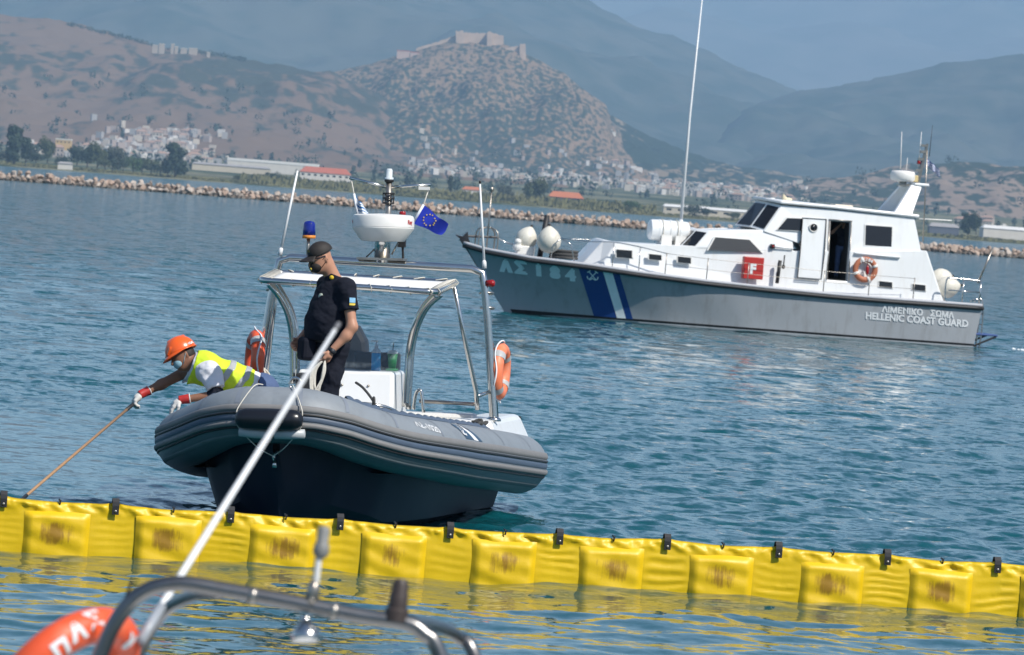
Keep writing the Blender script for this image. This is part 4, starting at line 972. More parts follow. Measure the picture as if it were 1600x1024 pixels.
    q = MB(); q.box((x1 + .28, 0, .36), (.62, 2.9, .05)); q.build('swim_platform', mat('blue_platform', (.03, .08, .25), .6), root, smooth=False, bevel=.02)
    q = MB()
    for y in (-1.4, -.5, .5, 1.4): q.tube([(x1 + .55, y, .33), (x1 - .1, y, .02), (x1 - .12, y, .33)], .03, 6)
    q.build('platform_bracket', M['blackm'], root)
    # anchor in the bow roller, chain, bitts
    q = MB(); A = on(724, 370, 0); xb, zb_ = A[0], A[2]
    q.prism([(xb - .10, -.05, zb_ - .08), (xb + .10, -.05, zb_ + .14), (xb + .13, -.05, zb_ - .02), (xb + .42, -.05, zb_ - .72)], (0, .10, 0)); q.prism([(xb - .2, -.16, zb_ + .02), (xb - .03, -.03, zb_ - .1), (xb + .06, -.02, zb_ - .02)], (0, .10, .02)); q.prism([(xb - .2, .06, zb_ + .02), (xb - .03, -.07, zb_ - .1), (xb + .06, -.08, zb_ - .02)], (0, .10, .02))
    q.tube([(xb + .1, 0, zb_ + .02), (xb + .95, 0, zb_ + .05)], .035, 6); q.build('anchor', M['blackm'], root, smooth=False)
    q = MB(); q.tube(smooth_path([(xb + .95, 0, zb_ + .03), (xb + 1.15, 0, zb_ - .06), (xb + 1.5, -.05, zb_ - .12), (xb + 1.75, -.1, zb_ - .02)], 6), [.024 if i % 2 else .014 for i in range(19)], 5); q.build('anchor_chain', M['steel'], root)
    # bow post with lamp, twin legged
    q = MB(); B = on(765, 385, 0)
    for y in (-.22, .22):
        q.tube(smooth_path([(B[0] - .35, y, B[2] - .1), (B[0] - .33, y * .9, B[2] + .38), (B[0] - .12, y * .4, B[2] + .5)], 4), .02, 6); q.tube(smooth_path([(B[0] + .16, y, B[2] - .1), (B[0] + .15, y * .9, B[2] + .36), (B[0] - .02, y * .4, B[2] + .5)], 4), .022, 6)
    q.tube([(B[0] - .08, 0, B[2] - .1), (B[0] - .06, 0, B[2] + 1.45)], .02, 6); q.box((B[0] - .06, 0, B[2] + 1.5), (.09, .09, .12)); q.build('bow_light_post', M['steel2'], root)
    # black samson post
    q = MB(); A = on(842, 408, .1); q.tube([A, (A[0] + .13, A[1], A[2] + 1.22)], .075, 8); q.build('samson_post', M['black'], root)
    q = MB(); c = on(812, 398, .35); q.box((c[0] + .12, c[1], c[2] + .12), (.46, .3, .24)); q.lathe([(.12, -.1), (.13, 0), (.08, .08), (.1, .14), (.05, .2)], (c[0] - .1, c[1] - .1, c[2] + .22), (0, -.3, 1), 12); q.build('anchor_winch', M['white2'], root, smooth=False, bevel=.03)
    q = MB(); c = on(880, 406, .5)
    for i in range(5): q.torus((c[0], c[1], c[2] + .05 + .045 * i), .36 - .02 * (i % 2), .035, (0, 0, 1), 22, 6)
    q.build('mooring_rope_coil', M['ropedark'], root)
    # mast arch with radar, mast, aerials
    for s in (-1, 1):
        t = -s * .85; a = [on(*k) for k in ((1397, 333, .9), (1425, 337, .9), (1441, 292, .55), (1424, 289, .55))]
        q = MB(); P = [(p[0], s * abs(p[1]), p[2]) for p in a]; q.prism(P, (0, -s * .14, 0)); q.build('mast_fin', M['white'], root, smooth=False, bevel=.03)
    A = on(1424, 289, 0); B = on(1441, 291, 0); zt = A[2]
    q = MB(); q.box(((A[0] + B[0]) / 2 - .02, 0, zt + .02), (B[0] - A[0] + .1, 1.15, .07)); q.build('mast_platform', M['white'], root, smooth=False, bevel=.02)
    c = on(1410, 283, .1); q = MB(); q.lathe([(.10, -.16), (.12, -.02), (.28, .0), (.33, .05), (.33, .20), (.3, .26), (.1, .28)], (c[0], c[1], c[2]), (0, 0, 1), 24); q.build('radar_dome', M['white2'], root)
    q = MB(); q.box((c[0] + .16, c[1], c[2] - .1), (.55, .3, .06)); q.build('radar_bracket', M['steel2'], root, smooth=False)
    q = MB(); m0 = on(1433, 289, 0); m1 = on(1449, 225, 0); q.tube([m0, m1], [.06, .04], 8)
    for f_ in (.35, .62, .8, .95):
        p = m0 * (1 - f_) + m1 * f_; q.box((p[0] - .07, p[1], p[2]), (.16, .12, .07))
    q.build('signal_mast', M['steel2'], root, smooth=False)
    q = MB(); q.box((m0[0] - .12, 0, m0[2] + .16), (.2, .3, .18)); q.build('floodlight', mat('yellowed_lamp', (.5, .4, .2), .5), root, smooth=False, bevel=.02)
    q = MB(); p = m0 * .5 + m1 * .5; q.lathe([(.05, 0), (.05, .1)], (p[0] - .1, p[1], p[2]), (0, 0, 1), 8); q.build('mast_light', M['redglass'], root)
    for (xa, ya), (xb2, yb2), r in (((1407, 264), (1409, 206), .016), ((1416, 266), (1418, 247), .014), ((1435, 262), (1440, 206), .014), ((1452, 245), (1457, 196), .010)):
        q = MB(); q.tube([on(xa, ya, 0), on(xb2, yb2, 0)], [r, r * .5], 6); q.build('whip_aerial', M['white2'] if xa < 1450 else M['blackm'], root)
    q = MB(); q.tube([on(1442, 378, .0), on(1449, 235, 0)], .018, 6); q.build('flag_halyard_pole', M['steel2'], root)
    q = MB(); q.tube([on(1436, 342, -.6), on(1487, 345, -.6)], .02, 6); q.build('aft_boom_spar', M['white2'], root)
    # tall white whip on the coachroof
    q = MB(); a, b, c = on(1063, 360, -.3), on(1078, 180, -.3), on(1098, -8, -.3); q.tube([a, b, c], [.045, .032, .014], 8); q.lathe([(.06, 0), (.06, .25), (.035, .3)], a, (0, 0, 1), 10); q.build('tall_aerial', M['white'], root)
    # small things on the roof
    q = MB(); c = on(1226, 314, .5); q.lathe([(.06, -.14), (.07, -.05), (.05, 0), (.12, .12)], (c[0] + .05, c[1], c[2] + .04), (-1, 0, .2), 10); q.tube([c, c - np.array([0, 0, .12])], .02, 6); q.build('loudhailer', mat('cream_plastic', (.68, .60, .42), .5), root)
    q = MB(); c = on(1315, 322, .3); q.box(c, (.5, .5, .07)); q.build('roof_hatch', mat('cream_hatch', (.7, .62, .5), .5), root, smooth=False, bevel=.02)
    for px in (1197, 1207): q = MB(); c = on(px, 312, .3); q.box(c, (.13, .1, .09)); q.build('roof_lamp', M['white2'], root, smooth=False, bevel=.02)
    # ---- things carried on deck
    def dthing(name, lp, label, cat):
        e = empty(name, PB.w(lp), PB.e); tag(e, label, cat); return e
    c = on(1043, 381, .35); e = dthing('liferaft', (c[0], c[1], c[2]), 'white liferaft canister on the coachroof before the tall aerial', 'liferaft')
    q = MB(); q.lathe([(.02, -.56), (.2, -.55), (.27, -.5), (.28, -.3), (.29, -.3), (.29, -.26), (.28, -.26), (.28, 0), (.295, 0), (.295, .04), (.28, .04), (.28, .26), (.29, .26), (.29, .3), (.28, .3), (.27, .5), (.2, .55), (.02, .56)], (0, 0, .34), (1, 0, 0), 24); q.build('canister', M['white'], e, auto=50)
    for x in (-.1, .28):
        q = MB(); q.box((x, 0, .0), (.28, .6, .16)); q.box((x, -.285, .15), (.28, .04, .16)); q.box((x, .285, .15), (.28, .04, .16)); q.build('cradle', M['white2'], e, smooth=False)
    q = MB()
    for x in (-.2, .2): q.torus((x, 0, .34), .298, .012, (1, 0, 0), 24, 6)
    q.build('lashing', M['rope'], e)
    c = on(1176, 419, 1.52); e = dthing('fire_box', c, 'red square box with a white letter F on the cabin side', 'box')
    q = MB(); q.box((0, 0, 0), (.54, .22, .58)); q.build('case', M['red'], e, smooth=False, bevel=.015)
    V, Fc = text_polys('F', .34, .02); V = V - V.mean(0); q = MB(); q.add([(a, -.116, b) for a, b, _ in V], Fc); q.build('letter', M['letterw'], e, smooth=False)
    c = on(1352, 421.5, 1.46); e = dthing('lifebuoy', c, 'faded lifebuoy with white lettering on the patrol boat cabin side', 'lifebuoy')
    q = MB(); q.torus((0, 0, 0), .27, .075, (0, 1, 0), 40, 12, squash=.8); q.build('ring', M['brick'], e)
    q = MB()
    for a in (.4, 1.97, 3.54, 5.11):
        for b in np.linspace(-.14, .14, 5)[:-1]:
            pass
        q.tube([(.27 * math.cos(a + b), 0, .27 * math.sin(a + b)) for b in (-.12, -.04, .04, .12)], .078, 10)
    q.build('white_band', M['white2'], e)
    for i, ch in enumerate('ΛΣ184'):
        V, Fc = text_polys(ch, .12, .004); V = V - V.mean(0); a = math.pi / 2 + .55 - i * .28; q = MB(); q.add([(.27 * math.cos(a) + x * math.sin(a) + y * math.cos(a), -.066, .27 * math.sin(a) - x * math.cos(a) + y * math.sin(a)) for x, y, _ in V], Fc); q.build('letter', M['letterw'], e, smooth=False)
    q = MB(); q.ell((.05, -.02, -.02), (.05, .05, .14), 10); q.tube([(.05, 0, .1), (.05, 0, .3)], .012, 5); q.build('lifebuoy_light', M['redglass'], e)
    def fender(px, py, t, r, label, tilt, top=1.25):
        c = on(px, py, t); e = dthing('fender', c, label, 'fender'); e.rotation_euler = (tilt[0], tilt[1], PB.e[2])
        prof = [(.03, -1.0), (.35, -.95), (.68, -.74), (.92, -.4), (1.0, 0), (.93, .38), (.72, .75), (.45, 1.02), (.22, 1.17), (.12, 1.24)]
        q = MB(); q.lathe([(a * r, b * r) for a, b in prof], (0, 0, 0), (0, 0, 1), 26); q.build('ball', M['fender'], e)
        q = MB(); q.lathe([(.13 * r, 1.2 * r), (.13 * r, 1.4 * r), (.05 * r, 1.45 * r)], (0, 0, 0), (0, 0, 1), 10); q.build('eye', M['black'], e)
    fender(822, 374, .25, .285, 'left one of the two white ball fenders at the patrol boat bow', (.0, .35))
    fender(858, 377, .75, .32, 'right one of the two white ball fenders at the patrol boat bow', (0, -.06))
    fender(1480, 449, 1.0, .29, 'nearer scuffed white fender at the patrol boat stern', (.2, 1.35))
    fender(1470, 436, .1, .28, 'farther white fender behind another at the patrol boat stern', (-.2, 1.3))
    # little national flag
    e = dthing('flag', on(1449, 248, 0), 'small blue and white striped flag on the patrol boat mast', 'flag')
    q = MB(); o_ = on(1449, 248, 0); nx, ny = 14, 9
    G = [[np.array((x / nx * .34 + .03 * y / ny, .05 * math.sin(x * .8), -y / ny * .2 - x / nx * .26 + .02 * math.sin(x * .9))) for x in range(nx + 1)] for y in range(ny + 1)]
    for y in range(ny):
        for x in range(nx):
            w_ = (y % 2 == 1)
            if y < 5 and x < 5: w_ = (y == 2 or x == 2)
            q.add([G[y][x], G[y][x + 1], G[y + 1][x + 1], G[y + 1][x]], [(0, 1, 2, 3)], 1 if w_ else 0)
    q.build('cloth', [mat('deep_blue_flag', (.02, .05, .25), .8), M['flagwhite']], e)
    return on, side
pb_on, pb_side = patrol_boat()

# ------------------------------------------------------------------ broken water along the patrol boat and under its stern
def foam():
    rg = random.Random(6); q = MB()
    def fleck(x, y, r):
        n = 7; a0 = rg.random() * 6; q.add([(x, y, .055)] + [(x + r * rg.uniform(.5, 1.3) * math.cos(a0 + k / n * 6.283) * 1.6, y + r * rg.uniform(.5, 1.3) * math.sin(a0 + k / n * 6.283), .02) for k in range(n)], [(0, 1 + k, 1 + (k + 1) % n) for k in range(n)])
    for i in range(130):
        p = PB.w((8.0 + abs(rg.gauss(0, 2.6)), -1.2 + rg.gauss(0, .6), 0)); fleck(p[0], p[1], rg.uniform(.012, .045))
    tag(q.build('foam', mat('white_foam', (.75, .8, .82), .7), None), 'thin white foam behind the patrol boat stern', None, kind='stuff')
# ------------------------------------------------------------------ rigid inflatable boat (local: x to picture right, y aft, z up)
_o = at(437, 650, 44.8)
RIB = Frame((_o[0], _o[1], 0), (0, -rad(2.7), -rad(7.5)))
RIB_W = RIB.w
foam()
def glass_mat():
    m_ = bpy.data.materials.new('clear_acrylic'); m_.use_nodes = True; t = m_.node_tree; b = t.nodes['Principled BSDF']; o = t.nodes['Material Output']
    b.inputs['Base Color'].default_value = (.35, .42, .48, 1); b.inputs['Roughness'].default_value = .08
    tr = t.nodes.new('ShaderNodeBsdfTransparent'); tr.inputs[0].default_value = (.93, .95, .97, 1); mx = t.nodes.new('ShaderNodeMixShader'); mx.inputs[0].default_value = .11
    t.links.new(tr.outputs[0], mx.inputs[1]); t.links.new(b.outputs[0], mx.inputs[2]); t.links.new(mx.outputs[0], o.inputs[0]); return m_
M['acrylic'] = glass_mat()
half = [(.00, .06, 1.00), (.16, .06, 1.00), (.30, .10, .985), (.47, .22, .935), (.66, .46, .85), (.85, .83, .775), (1.0, 1.3, .722), (1.09, 1.85, .676), (1.14, 2.6, .622), (1.17, 3.5, .568), (1.18, 4.6, .502), (1.17, 5.8, .434), (1.15, 6.9, .372)]
HP = smooth_path(half, 8)
cl = [np.array((-p[0], p[1], p[2])) for p in HP[::-1]] + [np.array(p) for p in HP[1:]]
NC = len(cl)
def tube_r(y): return np.interp(y, [0, 1, 3, 7], [.235, .25, .275, .285])
def tube_frames():
    fr = []
    for i in range(NC):
        a = cl[max(i - 1, 0)]; b = cl[min(i + 1, NC - 1)]; T_ = (b - a) / np.linalg.norm(b - a)
        out = np.cross(T_, [0, 0, 1.0]) ; out /= np.linalg.norm(out)      # travelling from left stern round the bow to right stern: outward is to the left of travel
        if out @ (cl[i] - np.array([0, 3.0, .6])) < 0: out = -out
        up = np.cross(out, T_); up = up if up[2] > 0 else -up
        fr.append((out, up))
    return fr
TF = tube_frames()
def tube_pt(i, phi, off=0.0):
    """phi 0 = outward, 90 = up"""
    i = min(max(i, 0), NC - 1.001); k = int(i); f = i - k
    c = cl[k] * (1 - f) + cl[k + 1] * f; o = TF[k][0] * (1 - f) + TF[k + 1][0] * f; u = TF[k][1] * (1 - f) + TF[k + 1][1] * f
    r = float(tube_r(c[1])) + off
    return c + r * (math.cos(phi) * o + math.sin(phi) * u)
# table for laying print on the tube where the picture shows it
_ti = np.arange(NC // 2, NC - 1, .25); _tp = np.radians(np.arange(-20, 115, 2.0))
_TW = np.array([[RIB.w(tube_pt(i, p)) for p in _tp] for i in _ti]); _TP = proj_many(_TW.reshape(-1, 3)).reshape(len(_ti), len(_tp), 2)
def tube_at(px, py):
    d = (_TP[..., 0] - px) ** 2 + (_TP[..., 1] - py) ** 2; a, b = np.unravel_index(np.argmin(d), d.shape); i, p = float(_ti[a]), float(_tp[b]); t = np.array([px, py])
    for _ in range(3):
        f = lambda i_, p_: np.array(proj(RIB.w(tube_pt(i_, p_)))); f0 = f(i, p); J = np.stack([(f(i + .05, p) - f0) / .05, (f(i, p + .01) - f0) / .01], 1)
        if abs(np.linalg.det(J)) < 1e-3: break
        st = np.clip(np.linalg.solve(J, t - f0), [-1, -.1], [1, .1]); i += st[0]; p += st[1]
    return i, p
def rib():
    root = empty('inflatable_boat', RIB.O, RIB.e); tag(root, 'grey rigid inflatable boat with steel arch and white canopy, bow towards the viewer', 'inflatable boat')
    # ---- tube: upper panel and lower panel in two materials, closed with cones at the stern
    def ring(i, n=36): return [tube_pt(i, a) for a in np.linspace(0, 2 * math.pi, n, endpoint=False)]
    q = MB(); n = 36
    rings = [ring(i, n) for i in range(NC)]
    def cone(i, sgn):
        c = cl[i]; T_ = np.array([0, 1.0, -.02]); out = []
        for k, (f, d) in enumerate(((.97, .12), (.86, .28), (.66, .40), (.38, .48), (.08, .51))):
            out.append([c + (p - c) * f + T_ * d for p in ring(i, n)])
        return out
    rings = cone(0, 1)[::-1] + rings + cone(NC - 1, 1)
    V = [p for r in rings for p in r]; q.v = [tuple(p) for p in V]
    for k in range(len(rings) - 1):
        for i in range(n):
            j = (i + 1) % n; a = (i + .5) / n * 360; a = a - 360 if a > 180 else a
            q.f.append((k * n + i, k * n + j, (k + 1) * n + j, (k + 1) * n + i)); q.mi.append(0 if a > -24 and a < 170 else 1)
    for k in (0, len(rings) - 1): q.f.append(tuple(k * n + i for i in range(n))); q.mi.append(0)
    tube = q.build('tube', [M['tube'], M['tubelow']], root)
    def strake(name, lo, hi, off, m_, bulge=.5):
        q = MB(); rr = []
        for i in range(0, NC):
            lp = [tube_pt(i, rad(a), off * b) for a, b in zip(np.linspace(lo, hi, 7), (0, .8, 1, 1, 1, .8, 0))]; rr.append(lp)
        # carried round the stern cones
        for end, i in ((1, NC - 1),):
            c = cl[i]
            for f, d in ((.97, .12), (.86, .28)): rr.append([c + (p - c) * f + np.array([0, d, 0]) for p in rr[NC - 1][:7]])
        q.loft(rr, closed=False); return q.build(name, m_, tube)
    strake('upper_strake', 9, 24, .016, M['strake']); strake('black_line', 3, 8, .010, M['black']); strake('blue_band', -9, 2, .006, M['blueband'])
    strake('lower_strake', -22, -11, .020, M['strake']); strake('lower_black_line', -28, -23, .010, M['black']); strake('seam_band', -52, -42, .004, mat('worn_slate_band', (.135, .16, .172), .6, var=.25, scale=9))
    sm_ = mat('seam_tape', (.185, .21, .25), .6, var=.1)
    for i in list(range(6, NC // 2 - 8, 13)) + list(range(NC // 2 + 10, NC - 4, 13)):
        q = MB(); w_ = .03 / max(.02, np.linalg.norm(cl[min(i + 1, NC - 1)] - cl[i])); q.loft([[tube_pt(i + o_, rad(a), .0022) for a in np.linspace(26, 86, 9)] for o_ in (-w_ / 2, w_ / 2)], closed=False); q.build('seam', sm_, tube)
    # scalloped blue grab flap along the inner top of the right tube, with dark rope on it
    for nm, side_ in (('grab_flap', 1), ('grab_flap', -1)):
        q = MB(); rr = []
        idx = np.arange(NC // 2 + 26, NC - 14, .5) if side_ > 0 else np.arange(14, NC // 2 - 26, .5)
        for k, i in enumerate(idx):
            h = .020 + .016 * abs(math.sin(k * .55)); rr.append([tube_pt(i, rad(101), .002), tube_pt(i, rad(98), h + .01), tube_pt(i, rad(94), h), tube_pt(i, rad(88), .003)])
        q.loft(rr, closed=False); q.build(nm, M['blueband'], tube)
    # rope heap by the stern
    q = MB(); rg = random.Random(4); pts = []
    for k in range(60): i = NC - 20 + k * .12; p = tube_pt(i, rad(100 + rg.uniform(-9, 9)), .03 + rg.uniform(0, .05)); pts.append(p)
    q.tube(smooth_path(pts, 3), .014, 5); q.build('stern_lashing', M['ropedark'], root)
    # ---- print on the tube
    def print_on(name, V2, Fc, fn, m_, off=.004, step=.3):
        W, G = subdivide2d(V2, Fc, step); q = MB(); q.add([tube_pt(*fn(a, b), off) for a, b in W], G); return q.build(name, m_, tube, smooth=False)
    def span(xa, ya, xb, yb): return tube_at(xa, ya), tube_at(xb, yb)
    V, Fc = text_polys('ΛΣ-1020', 1, .02); V = V[:, :2] - [V[:, 0].min(), 0]; V = V / [V[:, 0].max(), V[:, 1].max()]
    print_on('registration_text', V, Fc, lambda a, b: tube_at(643 + a * 39 + (1 - b) * 8, 656 + a * 11.5 + (1 - b) * 10), M['letterw'], .004, .2)
    duty = mat('dull_blue_print', (.035, .075, .13), .55)
    def sband(name, tl, tr_, br, bl, m_, off):
        n1, n2 = 3, 9; tl, tr_, br, bl = map(np.array, (tl, tr_, br, bl)); W = []
        for k in range(n1 + 1):
            for j in range(n2 + 1):
                a = k / n1; b = j / n2; p = (tl * (1 - a) + tr_ * a) * (1 - b) + (bl * (1 - a) + br * a) * b; p = p + np.array([3.0, -1.5]) * math.sin(b * math.pi); W.append(tube_pt(*tube_at(*p), off))
        q = MB(); q.add(W, [(k * (n2 + 1) + j, (k + 1) * (n2 + 1) + j, (k + 1) * (n2 + 1) + j + 1, k * (n2 + 1) + j + 1) for k in range(n1) for j in range(n2)]); q.build(name, m_, tube)
    sband('blue_stripe', (697, 660), (706, 661), (741, 688), (729, 686), duty, .003)
    sband('white_stripe', (706, 661), (711, 662), (748, 690), (741, 688), M['letterw'], .003)
    sband('blue_stripe', (711, 662), (715, 663), (754, 691), (748, 690), duty, .003)
    V, Fc = stroke_polys([[(-.7, .8), (.55, -.75)], [(.7, .8), (-.55, -.75)], [(-1, -.2), (-.5, -.9), (0, -.6), (.5, -.9), (1, -.2)]], .3)
    print_on('anchor_emblem', V, Fc, lambda a, b: tube_at(723 + a * 3.5 - b * 4, 676 + a * 1.5 - b * 5), M['letterw'], .007, .5)
    # ---- hull under the tube
    q = MB(); ys = np.concatenate([np.linspace(.15, 1.5, 16), np.linspace(1.8, 7.0, 12)]); rr = []
    for y in ys:
        wx = np.interp(y, [.15, .3, .6, 1.2, 2, 7], [.04, .25, .52, .82, .98, 1.02]); zt = np.interp(y, [0, .5, 1, 2, 4, 7], [.86, .80, .66, .52, .36, .28]); kz = np.interp(y, [.15, .35, .8, 1.6, 3, 7], [.70, .15, -.12, -.3, -.38, -.4])
        ch = np.interp(y, [.15, .6, 1.5, 7], [.66, .25, .06, -.05]); cw = wx * np.interp(y, [.15, 1, 3], [.6, .78, .9])
        rr.append([(-wx, y, zt), (-cw, y, ch), (-cw * .5, y, (ch * .45 + kz * .55)), (0, y, kz), (cw * .5, y, (ch * .45 + kz * .55)), (cw, y, ch), (wx, y, zt)])
    q.loft(rr, closed=False); q.add(rr[-1], [tuple(range(7))]); q.build('hull', M['navyhull'], root, auto=30)
    q = MB(); q.add([(-.9, 1.0, .50), (.9, 1.0, .50), (1.0, 7.0, .42), (-1.0, 7.0, .42)], [(0, 1, 2, 3)]); q.add([(-.10, .3, .86), (.10, .3, .86), (.62, 1.02, .64), (-.62, 1.02, .64)], [(0, 1, 2, 3)]); q.build('deck', M['white2'], root, smooth=False)
    q = MB(); q.box((0, 1.05, .60), (.95, .6, .1)); q.build('bow_locker', M['white'], root, smooth=False, bevel=.03)
    # ---- bow fittings
    q = MB(); q.lathe([(.02, -.285), (.05, -.275), (.075, -.25), (.088, -.20), (.092, 0), (.088, .20), (.075, .25), (.05, .275), (.02, .285)], (0, -.235, .975), (1, 0, 0), 18); q.build('bow_fender', mat('black_vinyl_fender', (.009, .010, .014), .28, var=.1), root)
    for s in (-1, 1):
        q = MB(); q.lathe([(.02, -.13), (.04, -.125), (.045, 0), (.04, .125), (.02, .13)], (s * .15 + .02, -.19, .855), (1, 0, .05 * s), 12); q.build('bow_cleat', M['cleatgrey'], root)
        q = MB(); q.tube(smooth_path([(s * .27, -.22, .99), (s * .27, -.21, 1.06), (s * .17, -.05, 1.24), (s * .12, .1, 1.25)], 5), .005, 6); q.build('fender_line', M['rope'], root)
        q = MB(); q.tube(smooth_path([(s * .27, -.22, .97), (s * .26, -.22, .90), (s * .12, -.12, .74), (0, .0, .66)], 5), .004, 6); q.build('painter_line', M['rope'], root)
        q = MB(); q.torus((s * .27, -.22, .99), .03, .008, (1, 0, 0), 12, 5); q.build('line_ring', M['black'], root)
    q = MB(); q.torus((0, .04, .655), .03, .008, (1, 0, 0), 14, 6); q.tube([(0, .1, .62), (0, .08, .56)], .02, 6); q.build('bow_eye', M['steel'], root)
    q = MB(); q.torus((.13, .25, 1.26), .055, .012, (.3, 1, 0), 16, 6); q.build('lifting_ring', M['steel'], root)
    # ---- console
    on = lambda px, py, y: RIB.on(px, py, 1, y)
    q = MB(); q.loft([[(-.46, 3.45, .46), (.47, 3.45, .46), (.47, 4.3, .46), (-.46, 4.3, .46)], [(-.45, 3.50, 1.0), (.46, 3.50, 1.0), (.46, 4.3, 1.0), (-.45, 4.3, 1.0)], [(-.43, 3.62, 1.30), (.44, 3.62, 1.30), (.44, 4.25, 1.30), (-.43, 4.25, 1.30)]]); con = q.build('console', M['white'], root, smooth=False, bevel=.03)
    for x in (-.02, .22): q = MB(); q.lathe([(.012, 0), (.01, .012)], (x, 3.565, 1.17), (0, -1, 0), 8); q.build('console_bolt', M['steel2'], con)
    q = MB(); q.box((.03, 3.36, .72), (.9, .25, .42)); q.build('console_seat', M['white'], root, smooth=False, bevel=.05)
    q = MB(); q.prism([(-.42, 3.66, 1.30), (.43, 3.66, 1.30), (.43, 3.80, 1.68), (-.42, 3.80, 1.68)], (0, .012, 0)); q.build('windscreen', M['acrylic'], con, smooth=False)
    for s in (-.43, .43): q = MB(); q.prism([(s, 3.665, 1.30), (s, 3.80, 1.68), (s, 4.12, 1.66), (s, 4.14, 1.30)], (.012 * (1 if s > 0 else -1), 0, 0)); q.build('windscreen_wing', M['acrylic'], con, smooth=False)
    q = MB(); q.box((.2, 4.16, 1.38), (.42, .1, .16)); q.build('dashboard', M['seat'], con, smooth=False, bevel=.02)
    q = MB(); q.box((-.32, 3.42, 1.1), (.16, .26, .34)); q.box((-.32, 3.27, 1.0), (.2, .06, .05)); q.build('speaker_case', M['black'], root, smooth=False, bevel=.015)
    q = MB(); q.tube(smooth_path([(-.5, 3.42, 1.0), (-.3, 3.3, 1.02), (.1, 3.26, 1.02), (.38, 3.32, 1.0), (.5, 3.5, .94), (.5, 3.7, .9)], 5), .018, 8); q.build('console_rail', M['steel'], root)
    # helm seat: dark rounded backrest
    q = MB(); c = on(562, 545, 4.75); rr = []
    prof = [(-.27, 0), (-.27, .35), (-.25, .52), (-.17, .65), (-.05, .70), (.06, .70), (.17, .65), (.25, .52), (.27, .35), (.27, 0)]
    q.prism([(c[0] - .17 + x * .95, 4.7, 1.03 + z) for x, z in prof], (0, .18, 0)); q.build('helm_backrest', M['seat'], root, smooth=False, bevel=.05)
    q = MB(); q.box((c[0] - .1, 4.85, .78), (.7, .5, .62)); q.build('helm_pod', M['white'], root, smooth=False, bevel=.04)
    # ---- canopy on bent steel legs
    FL, FR, BL, BR = on(406, 438, 3.25), on(682, 457, 3.25), on(430, 426, 4.3), on(712, 442, 4.3)
    q = MB(); cr = .028
    def corner(a, b, c): a, b, c = map(np.array, (a, b, c)); u = (a - b) / np.linalg.norm(a - b); w = (c - b) / np.linalg.norm(c - b); return [b + u * .09, b + u * .03 + w * .03, b + w * .09]
    loop = corner(BL, FL, FR) + corner(FL, FR, BR) + corner(FR, BR, BL) + corner(BR, BL, FL)
    q.tube(loop, cr, 8, cyc=True); can = q.build('canopy_frame', M['steel'], root)
    nx, ny = 20, 10; G = []
    for j in range(ny + 1):
        for i in range(nx + 1):
            a, b = .035 + .93 * i / nx, .06 + .88 * j / ny; p = (FL * (1 - a) + FR * a) * (1 - b) + (BL * (1 - a) + BR * a) * b; p = p + np.array([0, 0, .012 - .02 * math.sin(a * math.pi) * math.sin(b * math.pi)]); G.append(p)
    F_ = [(j * (nx + 1) + i, j * (nx + 1) + i + 1, (j + 1) * (nx + 1) + i + 1, (j + 1) * (nx + 1) + i) for j in range(ny) for i in range(nx)]
    ob = raw_obj('canopy_cloth', G, F_, M['canvas'], root); sd = ob.modifiers.new('t', 'SOLIDIFY'); sd.thickness = .008
    def lace(A, B, n):
        for k in range(n):
            q = MB(); a = (k + .5) / n; p = A * (1 - a) + B * a; d = (B - A) / np.linalg.norm(B - A); inw = (FL + FR + BL + BR) / 4 - p; inw[2] = 0; inw /= np.linalg.norm(inw)
            q.tube([p + inw * .09 + (0, 0, .016), p + d * .02 + (0, 0, .032), p - inw * .032 + d * .03, p + d * .035 - (0, 0, .033), p + d * .06 + inw * .09 + (0, 0, .0)], .006, 5); q.build('lacing', M['rope'], can)
    lace(FL, FR, 9); lace(BL, BR, 8); lace(FL, BL, 8); lace(FR, BR, 12)
    for s in (-1, 1):
        q = MB()
        if s < 0: A = [on(420, 443, 3.5), on(436, 462, 3.5), on(450, 490, 3.55), on(457, 530, 3.6), on(458, 600, 3.6)]; A2 = [on(432, 443, 4.1), on(445, 464, 4.1), on(458, 492, 4.1), on(464, 532, 4.1), on(464, 600, 4.1)]
        else: A = [on(681, 460, 3.4), on(664, 478, 3.45), on(648, 510, 3.5), on(640, 545, 3.6), on(637, 585, 3.6), on(633, 636, 3.6)]; A2 = [on(690, 460, 4.0), on(668, 480, 4.0), on(652, 512, 4.0), on(644, 548, 4.0), on(641, 588, 4.0), on(638, 640, 4.0)]
        q.tube(smooth_path(A, 5), .032, 10); q.build('canopy_leg', M['steel'], root)
        q = MB(); q.tube(smooth_path(A2, 5), .026, 10); q.build('canopy_leg', M['steel'], root)
    q = MB(); q.tube([on(709, 447, 4.3), on(727, 535, 4.5), on(744, 612, 4.65), on(746, 640, 4.7)], .022, 8); q.build('canopy_brace', M['steel'], root)
    q = MB(); q.tube([on(744, 620, 4.68), on(766, 612, 5.0)], .02, 8); q.build('brace_link', M['steel'], root)
    for a in (((646, 640, 3.9), (650, 615, 3.9), (658, 612, 3.9), (662, 645, 3.9)),): 
        q = MB(); q.tube(smooth_path([on(*k) for k in a], 5), .016, 7); q.build('hand_hoop', M['steel'], root)
    q = MB(); q.tube([on(655, 627, 5.3), on(745, 632, 5.3)], .018, 7); q.build('cross_rail', M['steel2'], root)
    q = MB(); q.box((.32, 5.35, .66), (1.25, .4, .46)); q.build('stern_bench', M['white2'], root, smooth=False, bevel=.03)
